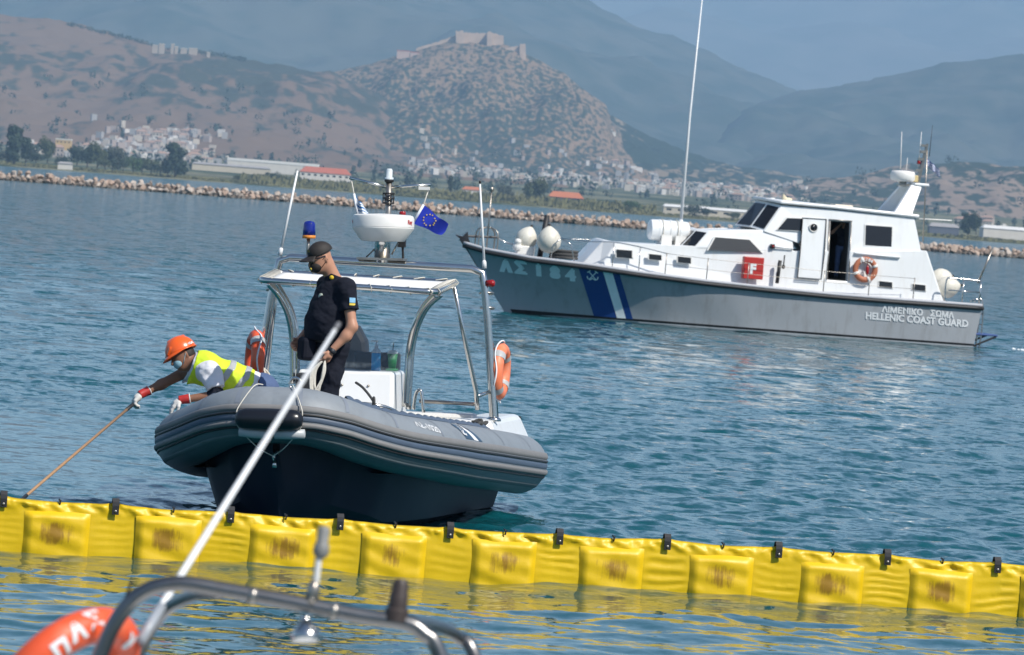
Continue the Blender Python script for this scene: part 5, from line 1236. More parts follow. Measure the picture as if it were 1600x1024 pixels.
    # ---- stern boxes carrying the arch
    for s in (-1, 1):
        q = MB(); q.loft([[(s * .78, 4.6, .5), (s * 1.28, 4.6, .6), (s * 1.26, 7.1, .58), (s * .78, 7.1, .5)], [(s * .80, 4.7, .86), (s * 1.18, 4.7, .86), (s * 1.16, 6.9, .85), (s * .80, 6.9, .85)]]); q.build('stern_box', M['white'], root, smooth=False, bevel=.05)
        q = MB(); q.box((s * 1.03, 7.04, .74), (.26, .04, .17)); q.build('box_vent', M['black'], root, smooth=False, bevel=.01)
    # ---- radar arch
    yb = 5.0; TL, TR = on(434, 402, yb), on(757, 421, yb)
    BLp, BRp = on(401, 600, yb), on(771, 655, yb)
    q = MB(); path = [BLp, BLp * .35 + TL * .65, TL - np.array([.012, 0, .16]), TL + np.array([.02, 0, -.035]), TL + np.array([.12, 0, 0]), TR - np.array([.12, 0, 0]), TR + np.array([-.02, 0, -.035]), TR - np.array([-.006, 0, .16]), BRp * .35 + TR * .65, BRp]
    q.tube(path, .038, 12); arch = q.build('arch', M['steel'], root, auto=60)
    for s, T_, B_ in ((-1, TL, BLp), (1, TR, BRp)):
        q = MB(); e = np.array([s * -.02, .28, 0]); q.tube([T_ + (0, .04, -.2), B_ * .5 + T_ * .5 + e * .6, B_ + e], .032, 10); q.build('arch_leg', M['steel'], root)
        for f in (.16, .26): q = MB(); p = T_ * (1 - f) + B_ * f; q.torus(p + (0, .04, 0), .06, .012, (0, .1, 1), 16, 6); q.build('arch_clamp', M['steel2'], root)
        q = MB(); q.lathe([(.07, 0), (.07, .02), (.045, .04)], B_ - (0, 0, .02), (0, 0, 1), 14); q.build('arch_foot', M['steel'], root)
    c = on(765, 443, yb - .02); q = MB(); q.lathe([(.03, -.03), (.035, .03), (.02, .05)], c, (1, 0, 0), 12); q.build('arch_lamp', M['redglass'], root)
    # radar
    c = on(597, 407, yb); q = MB(); q.lathe([(.075, -.02), (.075, .22), (.072, .26)], c, (0, 0, 1), 20); q.build('radar_pedestal', M['steel'], root)
    q = MB(); q.box(c + (0, 0, .012), (.44, .24, .022)); q.build('radar_plate', M['steel2'], root, smooth=False)
    q = MB(); d = on(598, 377, yb); q.lathe([(.10, -.005), (.20, .0), (.225, .03), (.285, .115), (.288, .125), (.283, .130), (.288, .135), (.287, .21), (.277, .235), (.25, .245), (.02, .255)], d, (0, 0, 1), 40); dome = q.build('radar_dome', M['white2'], root, auto=35)
    for s, tx in ((1, 'Ray'), (-1, 'ne')):
        V, Fc = text_polys(tx, .055, .002); V = V - V.mean(0); q = MB(); W, G = subdivide2d(V[:, :2], Fc, .02); a0 = rad(-22 if s > 0 else -161)
        q.add([(d[0] + .2895 * math.cos(a0 + a / .288), d[1] + .2895 * math.sin(a0 + a / .288), d[2] + .175 + b) for a, b in W], G); q.build('radar_print', M['red'], dome, smooth=False)
    # mast above the dome
    m0, m1 = on(605, 392, yb + .30), on(608, 283, yb + .30); q = MB(); q.tube([m0 - (0, 0, .1), m1], .030, 10); mast = q.build('mast', M['steel2'], root)
    q = MB(); q.lathe([(.04, 0), (.042, .03), (.03, .035), (.03, .10), (.02, .115)], m1, (0, 0, 1), 14); q.build('mast_light', M['clearp'], root)
    q = MB(); q.lathe([(.042, 0), (.044, .02), (.036, .03)], m1 - (0, 0, .01), (0, 0, 1), 14); q.build('light_base', M['black'], root)
    p = on(607, 310, yb + .3); q = MB()
    for z in (-.045, 0, .045): q.torus(p + (0, 0, z), .05, .009, (0, 0, 1), 16, 6)
    for a in np.linspace(0, 6.283, 6, endpoint=False): q.tube([p + (.05 * math.cos(a), .05 * math.sin(a), -.045), p + (.05 * math.cos(a), .05 * math.sin(a), .045)], .006, 5)
    q.build('lamp_cage', M['black'], root)
    J = on(606, 293, yb + .3); q = MB(); YL, YR = on(546, 278, yb + .3), on(673, 289, yb + .3); q.tube([J, YL], .015, 8); q.build('yard_arm', M['steel'], root); q = MB(); q.tube([J, YR], .015, 8); q.build('yard_arm', M['steel'], root)
    q = MB(); q.box(YR + (-.06, 0, -.035), (.10, .05, .03)); q.build('yard_lamp', M['white2'], root, smooth=False)
    for (pa, pb_, yy) in (((630, 405), (630, 333), 5.35),):
        q = MB(); q.tube([on(630, 405, yy), on(629, 380, yy)], .012, 6); q.box(on(628, 380, yy), (.07, .07, .08)); q.build('red_lamp_stem', M['black'], root, smooth=False)
        q = MB(); q.lathe([(.030, 0), (.032, .07), (.026, .08)], on(628.5, 344, yy), (0, 0, 1), 14); q.build('red_lamp', M['redglass'], root)
    for a, b in (((572, 402), (590, 385)), ((612, 398), (622, 380))):
        q = MB(); q.tube([on(*a, yb), on(*b, yb)], .008, 6); q.build('radar_stay', M['steel2'], root)
    # blue beacon
    c = on(481, 404, yb); q = MB(); q.tube([c, c + (0, 0, .20)], .017, 8); q.build('beacon_stem', M['steel2'], root)
    q = MB(); b0 = c + np.array([.005, 0, .185]); q.lathe([(.062, 0), (.063, .025), (.058, .03)], b0, (0, 0, 1), 20); q.build('beacon_base', M['amber'], root)
    q = MB(); q.lathe([(.060, .03), (.060, .08), (.056, .135), (.045, .155), (.01, .165)], b0, (0, 0, 1), 22); q.build('beacon_lens', M['blueglass'], root)
    for a, b, r in (((437, 400), (465, 267), .014), ((757, 420), (750, 288), .013)):
        q = MB(); A, B_ = on(*a, yb), on(*b, yb); q.tube([A, B_], [r, r * .7], 7); q.lathe([(.022, 0), (.022, .06), (.012, .08)], A, tuple(B_ - A), 8); q.build('whip_aerial', M['white'], root)
    q = MB(); p = on(750, 287, yb); q.tube([p, p + (0, 0, .025)], .011, 6); q.build('aerial_cap', M['black'], root)
    q = MB(); A = on(770, 330, 5.6); q.tube([on(765, 430, 5.3), on(764, 365, 5.3)], .0, 3) if False else None
    # black line from console to the tube
    q = MB(); q.tube(smooth_path([on(556, 598, 3.3), on(567, 606, 3.2), on(580, 622, 3.0), on(586, 633, 2.9)], 5), .012, 6); q.torus(on(584, 628, 2.9), .04, .011, (1, .3, 0), 12, 5); q.build('mooring_line', M['ropedark'], root)
    # ---- top-level things carried aboard
    def bthing(name, lp, label, cat, eul=None):
        e = empty(name, RIB.w(lp), eul or RIB.e); tag(e, label, cat); return e
    def buoy(c, yaw, label, m_):
        e = bthing('lifebuoy', c, label, 'lifebuoy', (0, rad(-3), yaw))
        q = MB(); q.torus((0, 0, 0), .20, .068, (0, 1, 0), 44, 14, squash=.95); q.build('ring', m_, e)
        for a in (.75, 2.35, 3.9, 5.5):
            q = MB(); q.tube([(.20 * math.cos(a + b), 0, .20 * math.sin(a + b)) for b in (-.15, -.05, .05, .15)], .071, 12, caps=False); q.build('reflective_band', M['tape'], e)
        q = MB(); P = []
        for a in np.linspace(0, 6.283, 48, endpoint=False): P.append((math.cos(a) * (.285 + .02 * math.sin(4 * a)), -.02 * math.cos(4 * a), math.sin(a) * (.285 + .02 * math.sin(4 * a))))
        q.tube(P, .008, 5, cyc=True); q.build('grab_line', M['flagwhite'], e)
    buoy(on(781, 581, 5.25), rad(80), 'orange lifebuoy hung on the right leg of the arch', M['orange2'])
    buoy(on(398, 560, 4.85), rad(-79), 'orange lifebuoy hung on the left leg of the arch behind the worker', M['orange'])
    q = MB(); p = on(408, 598, 4.9); rg = random.Random(9)
    e = bthing('rope_hank', p, 'hank of pale rope hanging below the left lifebuoy', 'rope')
    for k in range(7): q.tube(smooth_path([(0, 0, .16), (rg.uniform(-.03, .05), rg.uniform(-.03, .03), .08), (.02 + rg.uniform(-.05, .05), 0, -.02), (.03 + k * .008, .0, .07), (.0, 0, .15)], 5), .008, 5)
    q.build('rope', M['rope'], e)
    c = on(585, 580, 3.70); e = bthing('sanitizer_bottle', (c[0], 3.78, 1.302), 'clear pump bottle of blue gel behind the windscreen', 'bottle')
    q = MB(); q.lathe([(.040, 0), (.043, .01), (.043, .15), (.04, .16)], (0, 0, 0), (0, 0, 1), 18); q.build('gel', M['bluegel'], e)
    q = MB(); q.lathe([(.043, .161), (.040, .18), (.02, .2), (.014, .21)], (0, 0, 0), (0, 0, 1), 18); q.build('shoulder', M['clearp'], e)
    q = MB(); q.lathe([(.017, .21), (.017, .235), (.007, .24), (.007, .26), (.016, .265), (.016, .275)], (0, 0, 0), (0, 0, 1), 12); q.tube([(0, 0, .27), (-.045, -.01, .268)], .006, 6); q.build('pump', M['white'], e)
    c = on(610, 562, 3.9); e = bthing('coffee_cup', (c[0], 4.02, 1.32), 'green paper cup with a straw behind the windscreen', 'cup')
    q = MB(); q.box((0, 0, -.01), (.1, .1, .02)); q.lathe([(.0, 0), (.034, .0), (.047, .135)], (0, 0, 0), (0, 0, 1), 18); q.build('cup', M['green'], e)
    q = MB(); q.lathe([(.034, -.001), (.036, .028)], (0, 0, 0), (0, 0, 1), 18); q.build('cup_foot', M['white2'], e)
    q = MB(); q.lathe([(.05, .135), (.05, .145), (.03, .165), (.01, .168)], (0, 0, 0), (0, 0, 1), 18); q.build('lid', M['clearp'], e)
    q = MB(); q.tube([(0, 0, .15), (.008, 0, .235)], .004, 5); q.build('straw', M['black'], e)
    # flags on the yard arms
    def flag(name, cor, label, painter, hal, y, mats, extra=None):
        e = bthing(name, on(*hal[1], y), label, 'flag'); o_ = on(*hal[1], y); A, B_, C_, D_ = [on(*k, y) - o_ for k in cor]; nx, ny = 24, 16; q = MB(); G = []
        for j in range(ny + 1):
            row = []
            for i in range(nx + 1):
                a, b = i / nx, j / ny; p = (A * (1 - a) + B_ * a) * (1 - b) + (D_ * (1 - a) + C_ * a) * b; row.append(p + np.array([0, .035 * math.sin(a * 7 + b * 2) * (a + .2), .012 * math.sin(a * 9 + b * 4) * a]))
            G.append(row)
        for j in range(ny):
            for i in range(nx): q.add([G[j][i], G[j][i + 1], G[j + 1][i + 1], G[j + 1][i]], [(0, 1, 2, 3)], painter((i + .5) / nx, (j + .5) / ny))
        cloth = q.build('cloth', mats, e)
        q = MB(); q.tube([on(*hal[0], y) - o_, A * .98, D_], .006, 5); q.build('halyard', M['rope'], e)
        q = MB(); q.tube([A, D_], .013, 6); q.build('hoist_tape', M['flagwhite'], e)
        if extra: extra(e, cloth, lambda a, b: np.array(G[int(b * ny)][int(a * nx)]))
    def stars(e, cloth, S):
        for k in range(12):
            t = k / 12 * 6.283; a = .45 + .21 * math.cos(t); b = .5 + .33 * math.sin(t); p = S(a, b) + np.array([0, -.008, 0]); r = .0095; P = []
            for i in range(10):
                rr_ = r if i % 2 == 0 else r * .42; th = math.pi / 2 + i * math.pi / 5; P.append(p + np.array([rr_ * math.cos(th), 0, rr_ * math.sin(th)]))
            q = MB(); q.prism(P, (0, .003, 0)); q.build('star', M['gold'], cloth, smooth=False)
    flag('flag', ((662, 320), (700, 351), (690, 368), (645, 349)), 'blue flag with a ring of gold stars right of the radar dome', lambda a, b: 0, ((671, 292), (662, 320)), 5.3, [M['euflag']], stars)
    flag('flag', ((553, 303), (566, 320), (580, 338), (559, 338)), 'drooping blue and white striped flag left of the radar dome', lambda a, b: (1 if (b * 9) % 2 > 1 or (a < .35 and .24 < b < .34) else 0), ((549, 281), (553, 303)), 5.3, [M['flagblue'], M['flagwhite']])
rib()
# ------------------------------------------------------------------ people: smooth-blended bodies from tapered limbs, meshed as one surface
def sdf_mesh(prims, res, k=.03, cuts=()):
    """prims: ('c', p0, p1, r0, r1[, k]) tapered limb | ('f', ...) the same with flat ends | ('e', centre, radii[, M, k]); cuts: (point, normal) keep the side behind"""
    lo = np.full(3, 1e9); hi = -lo
    for p in prims:
        if p[0] in 'cf':
            for q, r in ((p[1], p[3]), (p[2], p[4])): lo = np.minimum(lo, np.array(q) - r); hi = np.maximum(hi, np.array(q) + r)
        else: R_ = max(p[2]); lo = np.minimum(lo, np.array(p[1]) - R_); hi = np.maximum(hi, np.array(p[1]) + R_)
    lo -= 3 * res + .01; hi += 3 * res + .01; n = np.ceil((hi - lo) / res).astype(int) + 1
    D = np.full(n, 1.0, np.float32); ax = [lo[i] + res * np.arange(n[i]) for i in range(3)]
    for p in prims:
        kk = k
        if p[0] in 'cf':
            a, b, r0, r1 = np.array(p[1], float), np.array(p[2], float), p[3], p[4]; kk = p[5] if len(p) > 5 else k
            l2, h2 = np.minimum(a, b) - max(r0, r1), np.maximum(a, b) + max(r0, r1)
        else:
            c, rd = np.array(p[1], float), np.array(p[2], float); Mx = p[3] if len(p) > 3 and p[3] is not None else np.eye(3); kk = p[4] if len(p) > 4 else k
            l2, h2 = c - rd.max(), c + rd.max()
        mg = kk * 1.5 + 3 * res; i0 = np.clip(((l2 - mg - lo) / res).astype(int), 0, n - 1); i1 = np.clip(np.ceil((h2 + mg - lo) / res).astype(int) + 1, 1, n)
        sl = tuple(slice(i0[i], i1[i]) for i in range(3)); X, Y, Z = np.meshgrid(*[ax[i][sl[i]] for i in range(3)], indexing='ij'); P = np.stack([X, Y, Z], -1)
        if p[0] in 'cf':
            ab = b - a; L2 = ab @ ab; tt = ((P - a) @ ab) / L2; t = np.clip(tt, 0, 1); d = np.linalg.norm(P - a - t[..., None] * ab, axis=-1) - (r0 + (r1 - r0) * t)
            if p[0] == 'f': L_ = math.sqrt(L2); d = np.maximum(d, np.maximum(-tt, tt - 1) * L_)
        else:
            Q = (P - c) @ Mx; q0 = np.linalg.norm(Q / rd, axis=-1); d = (q0 - 1) * rd.min() * np.where(q0 > 1, 1, 1.0)
        o = D[sl]; h = np.clip(.5 + .5 * (d - o) / kk, 0, 1) if kk > 0 else (d > o).astype(float)
        D[sl] = d * (1 - h) + o * h - kk * h * (1 - h)
    if cuts:
        X, Y, Z = np.meshgrid(*ax, indexing='ij'); P = np.stack([X, Y, Z], -1)
        for pt, nm in cuts: nm = np.array(nm, float); nm /= np.linalg.norm(nm); D = np.maximum(D, (P - np.array(pt)) @ nm)
    S = D < 0; c8 = [S[i:S.shape[0] - 1 + i, j:S.shape[1] - 1 + j, l:S.shape[2] - 1 + l] for i in (0, 1) for j in (0, 1) for l in (0, 1)]
    cnt = sum(x.astype(np.int8) for x in c8); mixed = (cnt > 0) & (cnt < 8); cells = np.argwhere(mixed); vid = np.full(mixed.shape, -1, np.int64); vid[mixed] = np.arange(len(cells))
    acc = np.zeros((len(cells), 3)); num = np.zeros(len(cells))
    for a in ((0, 0, 0), (0, 0, 1), (0, 1, 0), (0, 1, 1), (1, 0, 0), (1, 0, 1), (1, 1, 0), (1, 1, 1)):
        for d in range(3):
            if a[d]: continue
            b = list(a); b[d] = 1; ia = cells + a; ib = cells + b; da = D[ia[:, 0], ia[:, 1], ia[:, 2]]; db = D[ib[:, 0], ib[:, 1], ib[:, 2]]; m_ = (da < 0) != (db < 0)
            t = np.where(m_, da / (da - db + 1e-12), 0); p = np.array(a, float)[None].repeat(len(cells), 0); p[:, d] = t; acc[m_] += p[m_]; num[m_] += 1
    V = lo + res * (cells + acc / num[:, None]); Fc = []
    for d in range(3):
        e1, e2 = (d + 1) % 3, (d + 2) % 3; sa = [slice(None)] * 3; sb = [slice(None)] * 3; sa[d] = slice(0, -1); sb[d] = slice(1, None)
        A, B = S[tuple(sa)], S[tuple(sb)]; ed = np.argwhere(A != B); ed = ed[(ed[:, e1] > 0) & (ed[:, e2] > 0)]
        ed = ed[(ed[:, e1] < vid.shape[e1]) & (ed[:, e2] < vid.shape[e2]) & (ed[:, d] < vid.shape[d])]
        q = []
        for o1, o2 in ((-1, -1), (0, -1), (0, 0), (-1, 0)): w = ed.copy(); w[:, e1] += o1; w[:, e2] += o2; q.append(vid[w[:, 0], w[:, 1], w[:, 2]])
        q = np.stack(q, 1); fl = A[ed[:, 0], ed[:, 1], ed[:, 2]]; q[~fl] = q[~fl][:, ::-1]; Fc.append(q)
    return V, np.concatenate(Fc)
def body_obj(name, prims, res, m_, parent, k=.03, cuts=(), origin=(0, 0, 0), wob=0.0):
    V, Fc = sdf_mesh(prims, res, k, cuts)
    if wob:   # cloth folds
        V = V + wob * np.stack([fbm(V[:, 2] * 14 + V[:, 0] * 9, V[:, 1] * 11, 3), fbm(V[:, 2] * 13 + 5, V[:, 0] * 12, 3), 0.5 * fbm(V[:, 0] * 12, V[:, 1] * 12 + 3, 2)], -1)
    return raw_obj(name, V - np.array(origin), Fc, m_, parent)
def hand(w, d, palm, r=.0095, curl=.6, side=1, L=.085):
    """palm and five fingers from wrist w along d; palm = direction the palm faces"""
    w = np.array(w, float); d = np.array(d, float); d /= np.linalg.norm(d); pn = np.array(palm, float); pn -= d * (pn @ d); pn /= np.linalg.norm(pn); s = np.cross(d, pn) * side
    out = [('c', w, w + d * .05, .026, .030, .012), ('c', w + d * .04 + s * .022, w + d * .085 + s * .026, .018, .016, .012), ('c', w + d * .04 - s * .022, w + d * .085 - s * .026, .018, .015, .012)]
    for k, (o, l) in enumerate(((.031, .92), (.011, 1.05), (-.010, 1.0), (-.029, .8))):
        b = w + d * .085 + s * o; c1, c2, c3 = curl * .8, curl * 1.9, curl * 2.6; p = b
        for ang, seg, rr in ((c1, .42, r), (c2, .32, r * .92), (c3, .26, r * .82)):
            q = p + (d * math.cos(ang) + pn * math.sin(ang)) * L * l * seg; out.append(('c', p, q, rr, rr * .94, .005)); p = q
    t0 = w + d * .03 + s * .028; t1 = t0 + (d * .55 + s * .6 + pn * .45) * .042; t2 = t1 + (d * .75 + s * .05 + pn * .6) * .034
    out += [('c', t0, t1, .014, .011, .010), ('c', t1, t2, .011, .009, .004)]
    return out
RES = .0075
def officer():
    feet = RIB.w((.25, 1.05, .655)); a = rad(24)
    f = np.array([-math.cos(a), -math.sin(a), 0]); l = np.array([math.sin(a), -math.cos(a), 0]); u = np.array([0, 0, 1.0])
    W = lambda F_, L_, Z_: F_ * f + L_ * l + Z_ * u
    Mh = np.stack([f * .93 - u * .36, l, f * .36 + u * .93], 1)         # head axes: nose pitched down
    Mb = np.stack([f, l, u], 1)
    root = empty('person', feet); tag(root, 'man in navy polo shirt, cap and black face mask standing at the bow holding rope', 'person')
    hc = W(.165, 0, 1.66); hp = lambda a_, b_, c_: hc + Mh @ np.array([a_, b_, c_])
    elb, wri = W(-.045, .315, 1.10), W(.115, .285, .885); elbr, wrir = W(.02, -.33, 1.12), W(.22, -.2, .95)
    sho, shor = W(-.01, .215, 1.425), W(.0, -.215, 1.43)
    head = [('e', hp(0, 0, .015), (.098, .078, .118), Mh), ('e', hp(.035, 0, -.06), (.062, .056, .07), Mh), ('c', W(.0, 0, 1.44), W(.095, 0, 1.60), .068, .062, .04), ('e', hp(-.02, .076, -.01), (.014, .010, .033), Mh, .008), ('e', hp(-.02, -.076, -.01), (.014, .01, .033), Mh, .008),
            ('c', hp(.094, 0, .0), hp(.112, 0, -.035), .010, .015, .012), ('e', hp(.088, 0, -.072), (.014, .026, .009), Mh, .008), ('c', hp(.082, .04, .03), hp(.086, .012, .03), .012, .012, .01), ('c', hp(.082, -.04, .03), hp(.086, -.012, .03), .012, .012, .01)]
    torso = [('e', W(.02, 0, 1.30), (.13, .17, .18), Mb), ('e', W(.05, 0, 1.10), (.15, .16, .17), Mb), ('e', W(0, 0, .95), (.14, .165, .13), Mb), ('c', W(-.02, .17, 1.43), W(-.02, -.17, 1.43), .06, .06)]
    legs = []
    for s_ in (1, -1): legs += [('c', W(.0, s_ * .09, .90), W(.03, s_ * .105, .49), .085, .052), ('c', W(.03, s_ * .105, .49), W(-.02, s_ * .115, .09), .052, .038), ('c', W(-.03, s_ * .115, .06), W(.12, s_ * .125, .045), .038, .032)]
    arms = [('c', sho, elb, .054, .043), ('c', elb, W(.0, .31, 1.02), .046, .043), ('c', W(.0, .31, 1.02), wri, .043, .028), ('c', shor, elbr, .054, .043), ('c', elbr, wrir, .044, .028)]
    hands = hand(wri, W(.3, -.05, -.6), W(.35, -.9, .1), curl=.75, side=-1) + hand(wrir, W(.5, .2, -.5), W(-.2, .9, 0), curl=.7)
    body_obj('body', torso + legs + arms + head + hands, RES, M['skin'], root, .035)
    # clothes
    Z = lambda F_, L_, Z_: W(F_, L_, Z_)
    shirt = [('e', W(.015, 0, 1.29), (.155, .20, .20), Mb), ('e', W(.045, 0, 1.16), (.165, .185, .20), Mb, .12), ('e', W(.06, 0, 1.06), (.168, .18, .14), Mb, .12), ('e', W(.02, 0, .98), (.16, .185, .10), Mb, .08), ('c', W(-.02, .17, 1.42), W(-.02, -.17, 1.42), .082, .082, .08), ('e', W(-.05, 0, 1.22), (.11, .18, .22), Mb, .08)]
    slv = lambda a_, b_: [('c', a_ + u * .005, a_ * .85 + b_ * .15, .080, .079, .05), ('f', a_, a_ * .42 + b_ * .58, .079, .075, .02)]
    body_obj('shirt', shirt + slv(sho, elb) + slv(shor, elbr) + [('c', W(.0, 0, 1.47), W(.03, 0, 1.52), .085, .078, .03)], RES, M['navy'], root, .03, [(W(.04, 0, 1.525), W(-.25, 0, 1)), (W(0, 0, .965), (0, 0, -1))], wob=.008)
    tr = [('e', W(.0, 0, .93), (.155, .185, .13), Mb)]
    for s_ in (1, -1): tr += [('c', W(.0, s_ * .09, .90), W(.035, s_ * .108, .49), .107, .082, .05), ('c', W(.035, s_ * .108, .49), W(-.01, s_ * .116, .07), .082, .070, .03), ]
    tr += [('e', W(.02, .19, .66), (.06, .022, .08), Mb, .02)]
    body_obj('trousers', tr, RES, M['navy'], root, .03, [(W(0, 0, 1.0), u), (W(0, 0, .055), -u)], wob=.008)
    body_obj('belt', [('e', W(.012, 0, .965), (.172, .20, .1), Mb)], RES, M['black'], root, .0, [(W(0, 0, .985), u), (W(0, 0, .945), -u)])
    for s_ in (1, -1): body_obj('shoe', [('c', W(-.04, s_ * .116, .05), W(.10, s_ * .126, .035), .052, .045, .02), ('c', W(-.02, s_ * .116, .06), W(-.02, s_ * .116, .12), .05, .048)], RES, M['black'], root, .02, [(W(0, 0, .002), -u)])
    cap = [('e', hp(-.012, 0, .045), (.112, .092, .095), Mh)]
    body_obj('cap', cap, .006, M['hair'], root, .02, [(hp(0, 0, .035), -(Mh @ np.array([.12, 0, 1])))])
    G = [];
    for i in range(9):
        for j in range(13):
            r_ = .085 + .085 * i / 8; t = (j / 12 - .5) * 1.9; G.append(hp(r_ * math.cos(t) * (1.0 + .12 * math.cos(t)) - .002, r_ * math.sin(t) * (1 if i == 0 else .82), .040 - .018 * i / 8 - .030 * (math.sin(t) ** 2) * i / 8))
    F_ = [(i * 13 + j, i * 13 + j + 1, (i + 1) * 13 + j + 1, (i + 1) * 13 + j) for i in range(8) for j in range(12)]
    o = raw_obj('cap_peak', G, F_, M['hair'], root); sd = o.modifiers.new('t', 'SOLIDIFY'); sd.thickness = .006
    for b_ in (0,): q = MB(); q.add([hp(.104 * math.cos(t) - .010, .086 * math.sin(t), z) for z in (.075, .098) for t in np.linspace(-.35, .35, 7)], [(i, i + 1, i + 8, i + 7) for i in range(6)]); q.build('cap_emblem', mat('dull_gold_thread', (.25, .18, .05), .8), root)
    msk = [('e', hp(.052, 0, -.055), (.068, .066, .062), Mh)]
    body_obj('face_mask', msk, .006, M['hair'], root, .02, [(hp(.028, 0, 0), -(Mh @ np.array([1, 0, -.15]))), (hp(.1, 0, -.014), Mh @ np.array([.25, 0, 1]))])
    for s_ in (1, -1): q = MB(); q.tube([hp(.045, s_ * .062, -.03), hp(-.015, s_ * .084, .01), hp(-.03, s_ * .082, -.02), hp(.04, s_ * .066, -.075)], .003, 5); q.build('mask_loop', M['black'], root)
    q = MB(); c = hp(.118, .022, -.062); q.lathe([(.012, 0), (.011, .004)], c, tuple(Mh @ np.array([.9, .35, 0])), 12); q.build('mask_emblem', M['gold'], root)
    q = MB()
    for s_ in (1, -1):
        q.ell(hp(.090, s_ * .034, .012), (.010, .030, .019), 12, Mh); q.tube([hp(.088, s_ * .062, .016), hp(.05, s_ * .079, .018), hp(-.02, s_ * .083, .016)], .005, 6)
    q.tube([hp(.1, .01, .016), hp(.1, -.01, .016)], .004, 6); q.build('sunglasses', mat('dark_lens', (.012, .012, .02), .06, var=.1, coat=.5), root)
    q = MB(); q.tube([wri + W(-.006, .0, .0) + (wri - elb) * 0 + d_ for d_ in (W(-.02, .004, .03) * .5, W(.02, -.004, -.03) * .4)], .036, 14); q.build('watch_strap', M['black'], root)
    q = MB(); q.lathe([(.022, 0), (.02, .012)], wri + l * .03, tuple(l), 14); q.build('watch_face', M['seat'], root)
    # shoulder patch, chest badge, yellow collar tab
    sp = sho * .62 + elb * .38; q = MB(); n_ = l * .97 - f * .0 + u * .12; n_ /= np.linalg.norm(n_); e1 = -f; e2 = np.cross(n_, e1); e2 = e2 if e2[2] > 0 else -e2
    def patch(name, c, n_, w_, h_, m_, rr=.078):
        q = MB(); V = []
        for j in range(5):
            for i in range(7):
                a_, b_ = (i / 6 - .5) * w_, (j / 4 - .5) * h_; th = a_ / rr; V.append(c + n_ * (rr * math.cos(th)) + e1 * rr * math.sin(th) + e2 * b_)
        q.add(V, [(j * 7 + i, j * 7 + i + 1, (j + 1) * 7 + i + 1, (j + 1) * 7 + i) for j in range(4) for i in range(6)]); q.build(name, m_, root)
    patch('shoulder_flag', sp + e2 * .015, n_, .055, .042, mat('pale_blue_badge', (.25, .5, .72), .8, var=.4, scale=60), .086); patch('shoulder_text', sp - e2 * .02, n_, .055, .018, M['gold'], .087)
    c = W(.165, .085, 1.335); q = MB(); q.lathe([(.028, 0), (.026, .006)], c + f * .0, tuple(f * .85 + l * .5), 18); q.build('chest_badge', mat('silver_badge', (.45, .5, .42), .6, var=.5, scale=70), root)
    q = MB(); q.lathe([(.02, 0), (.018, .012)], W(.075, .07, 1.50), tuple(f * .5 + l * .75 + u * .3), 12); q.build('collar_tab', mat('yellow_tab', (.6, .42, .02), .7), root)
    # waist pouch in front
    q = MB(); q.box((0, 0, 0), (.13, .17, .20)); o = q.build('belt_pouch', M['navy'], root, smooth=False, bevel=.035); o.location = tuple(W(.215, -.03, .88)); o.rotation_euler = (0, 0, rad(24))
    # the rope in his hand
    hd = feet + wri + W(.05, -.01, -.11); e = empty('rope_bundle', hd); tag(e, 'bundle of pale rope hanging from the standing man\'s hand', 'rope'); q = MB(); rg = random.Random(2)
    for k in range(5):
        dx, dz = .03 + .012 * k, .24 + rg.uniform(-.03, .05)
        q.tube(smooth_path([(0, 0, .03), W(.0 + rg.uniform(-.01, .02), .02, -.08), W(dx, .0 + rg.uniform(-.02, .02), -dz), W(dx + .03, .0, -dz * .95), W(.07 + .01 * k, -.01, -.08), W(.02, 0, .02)], 6), .008, 6)
    q.build('rope', M['rope'], e)
officer()

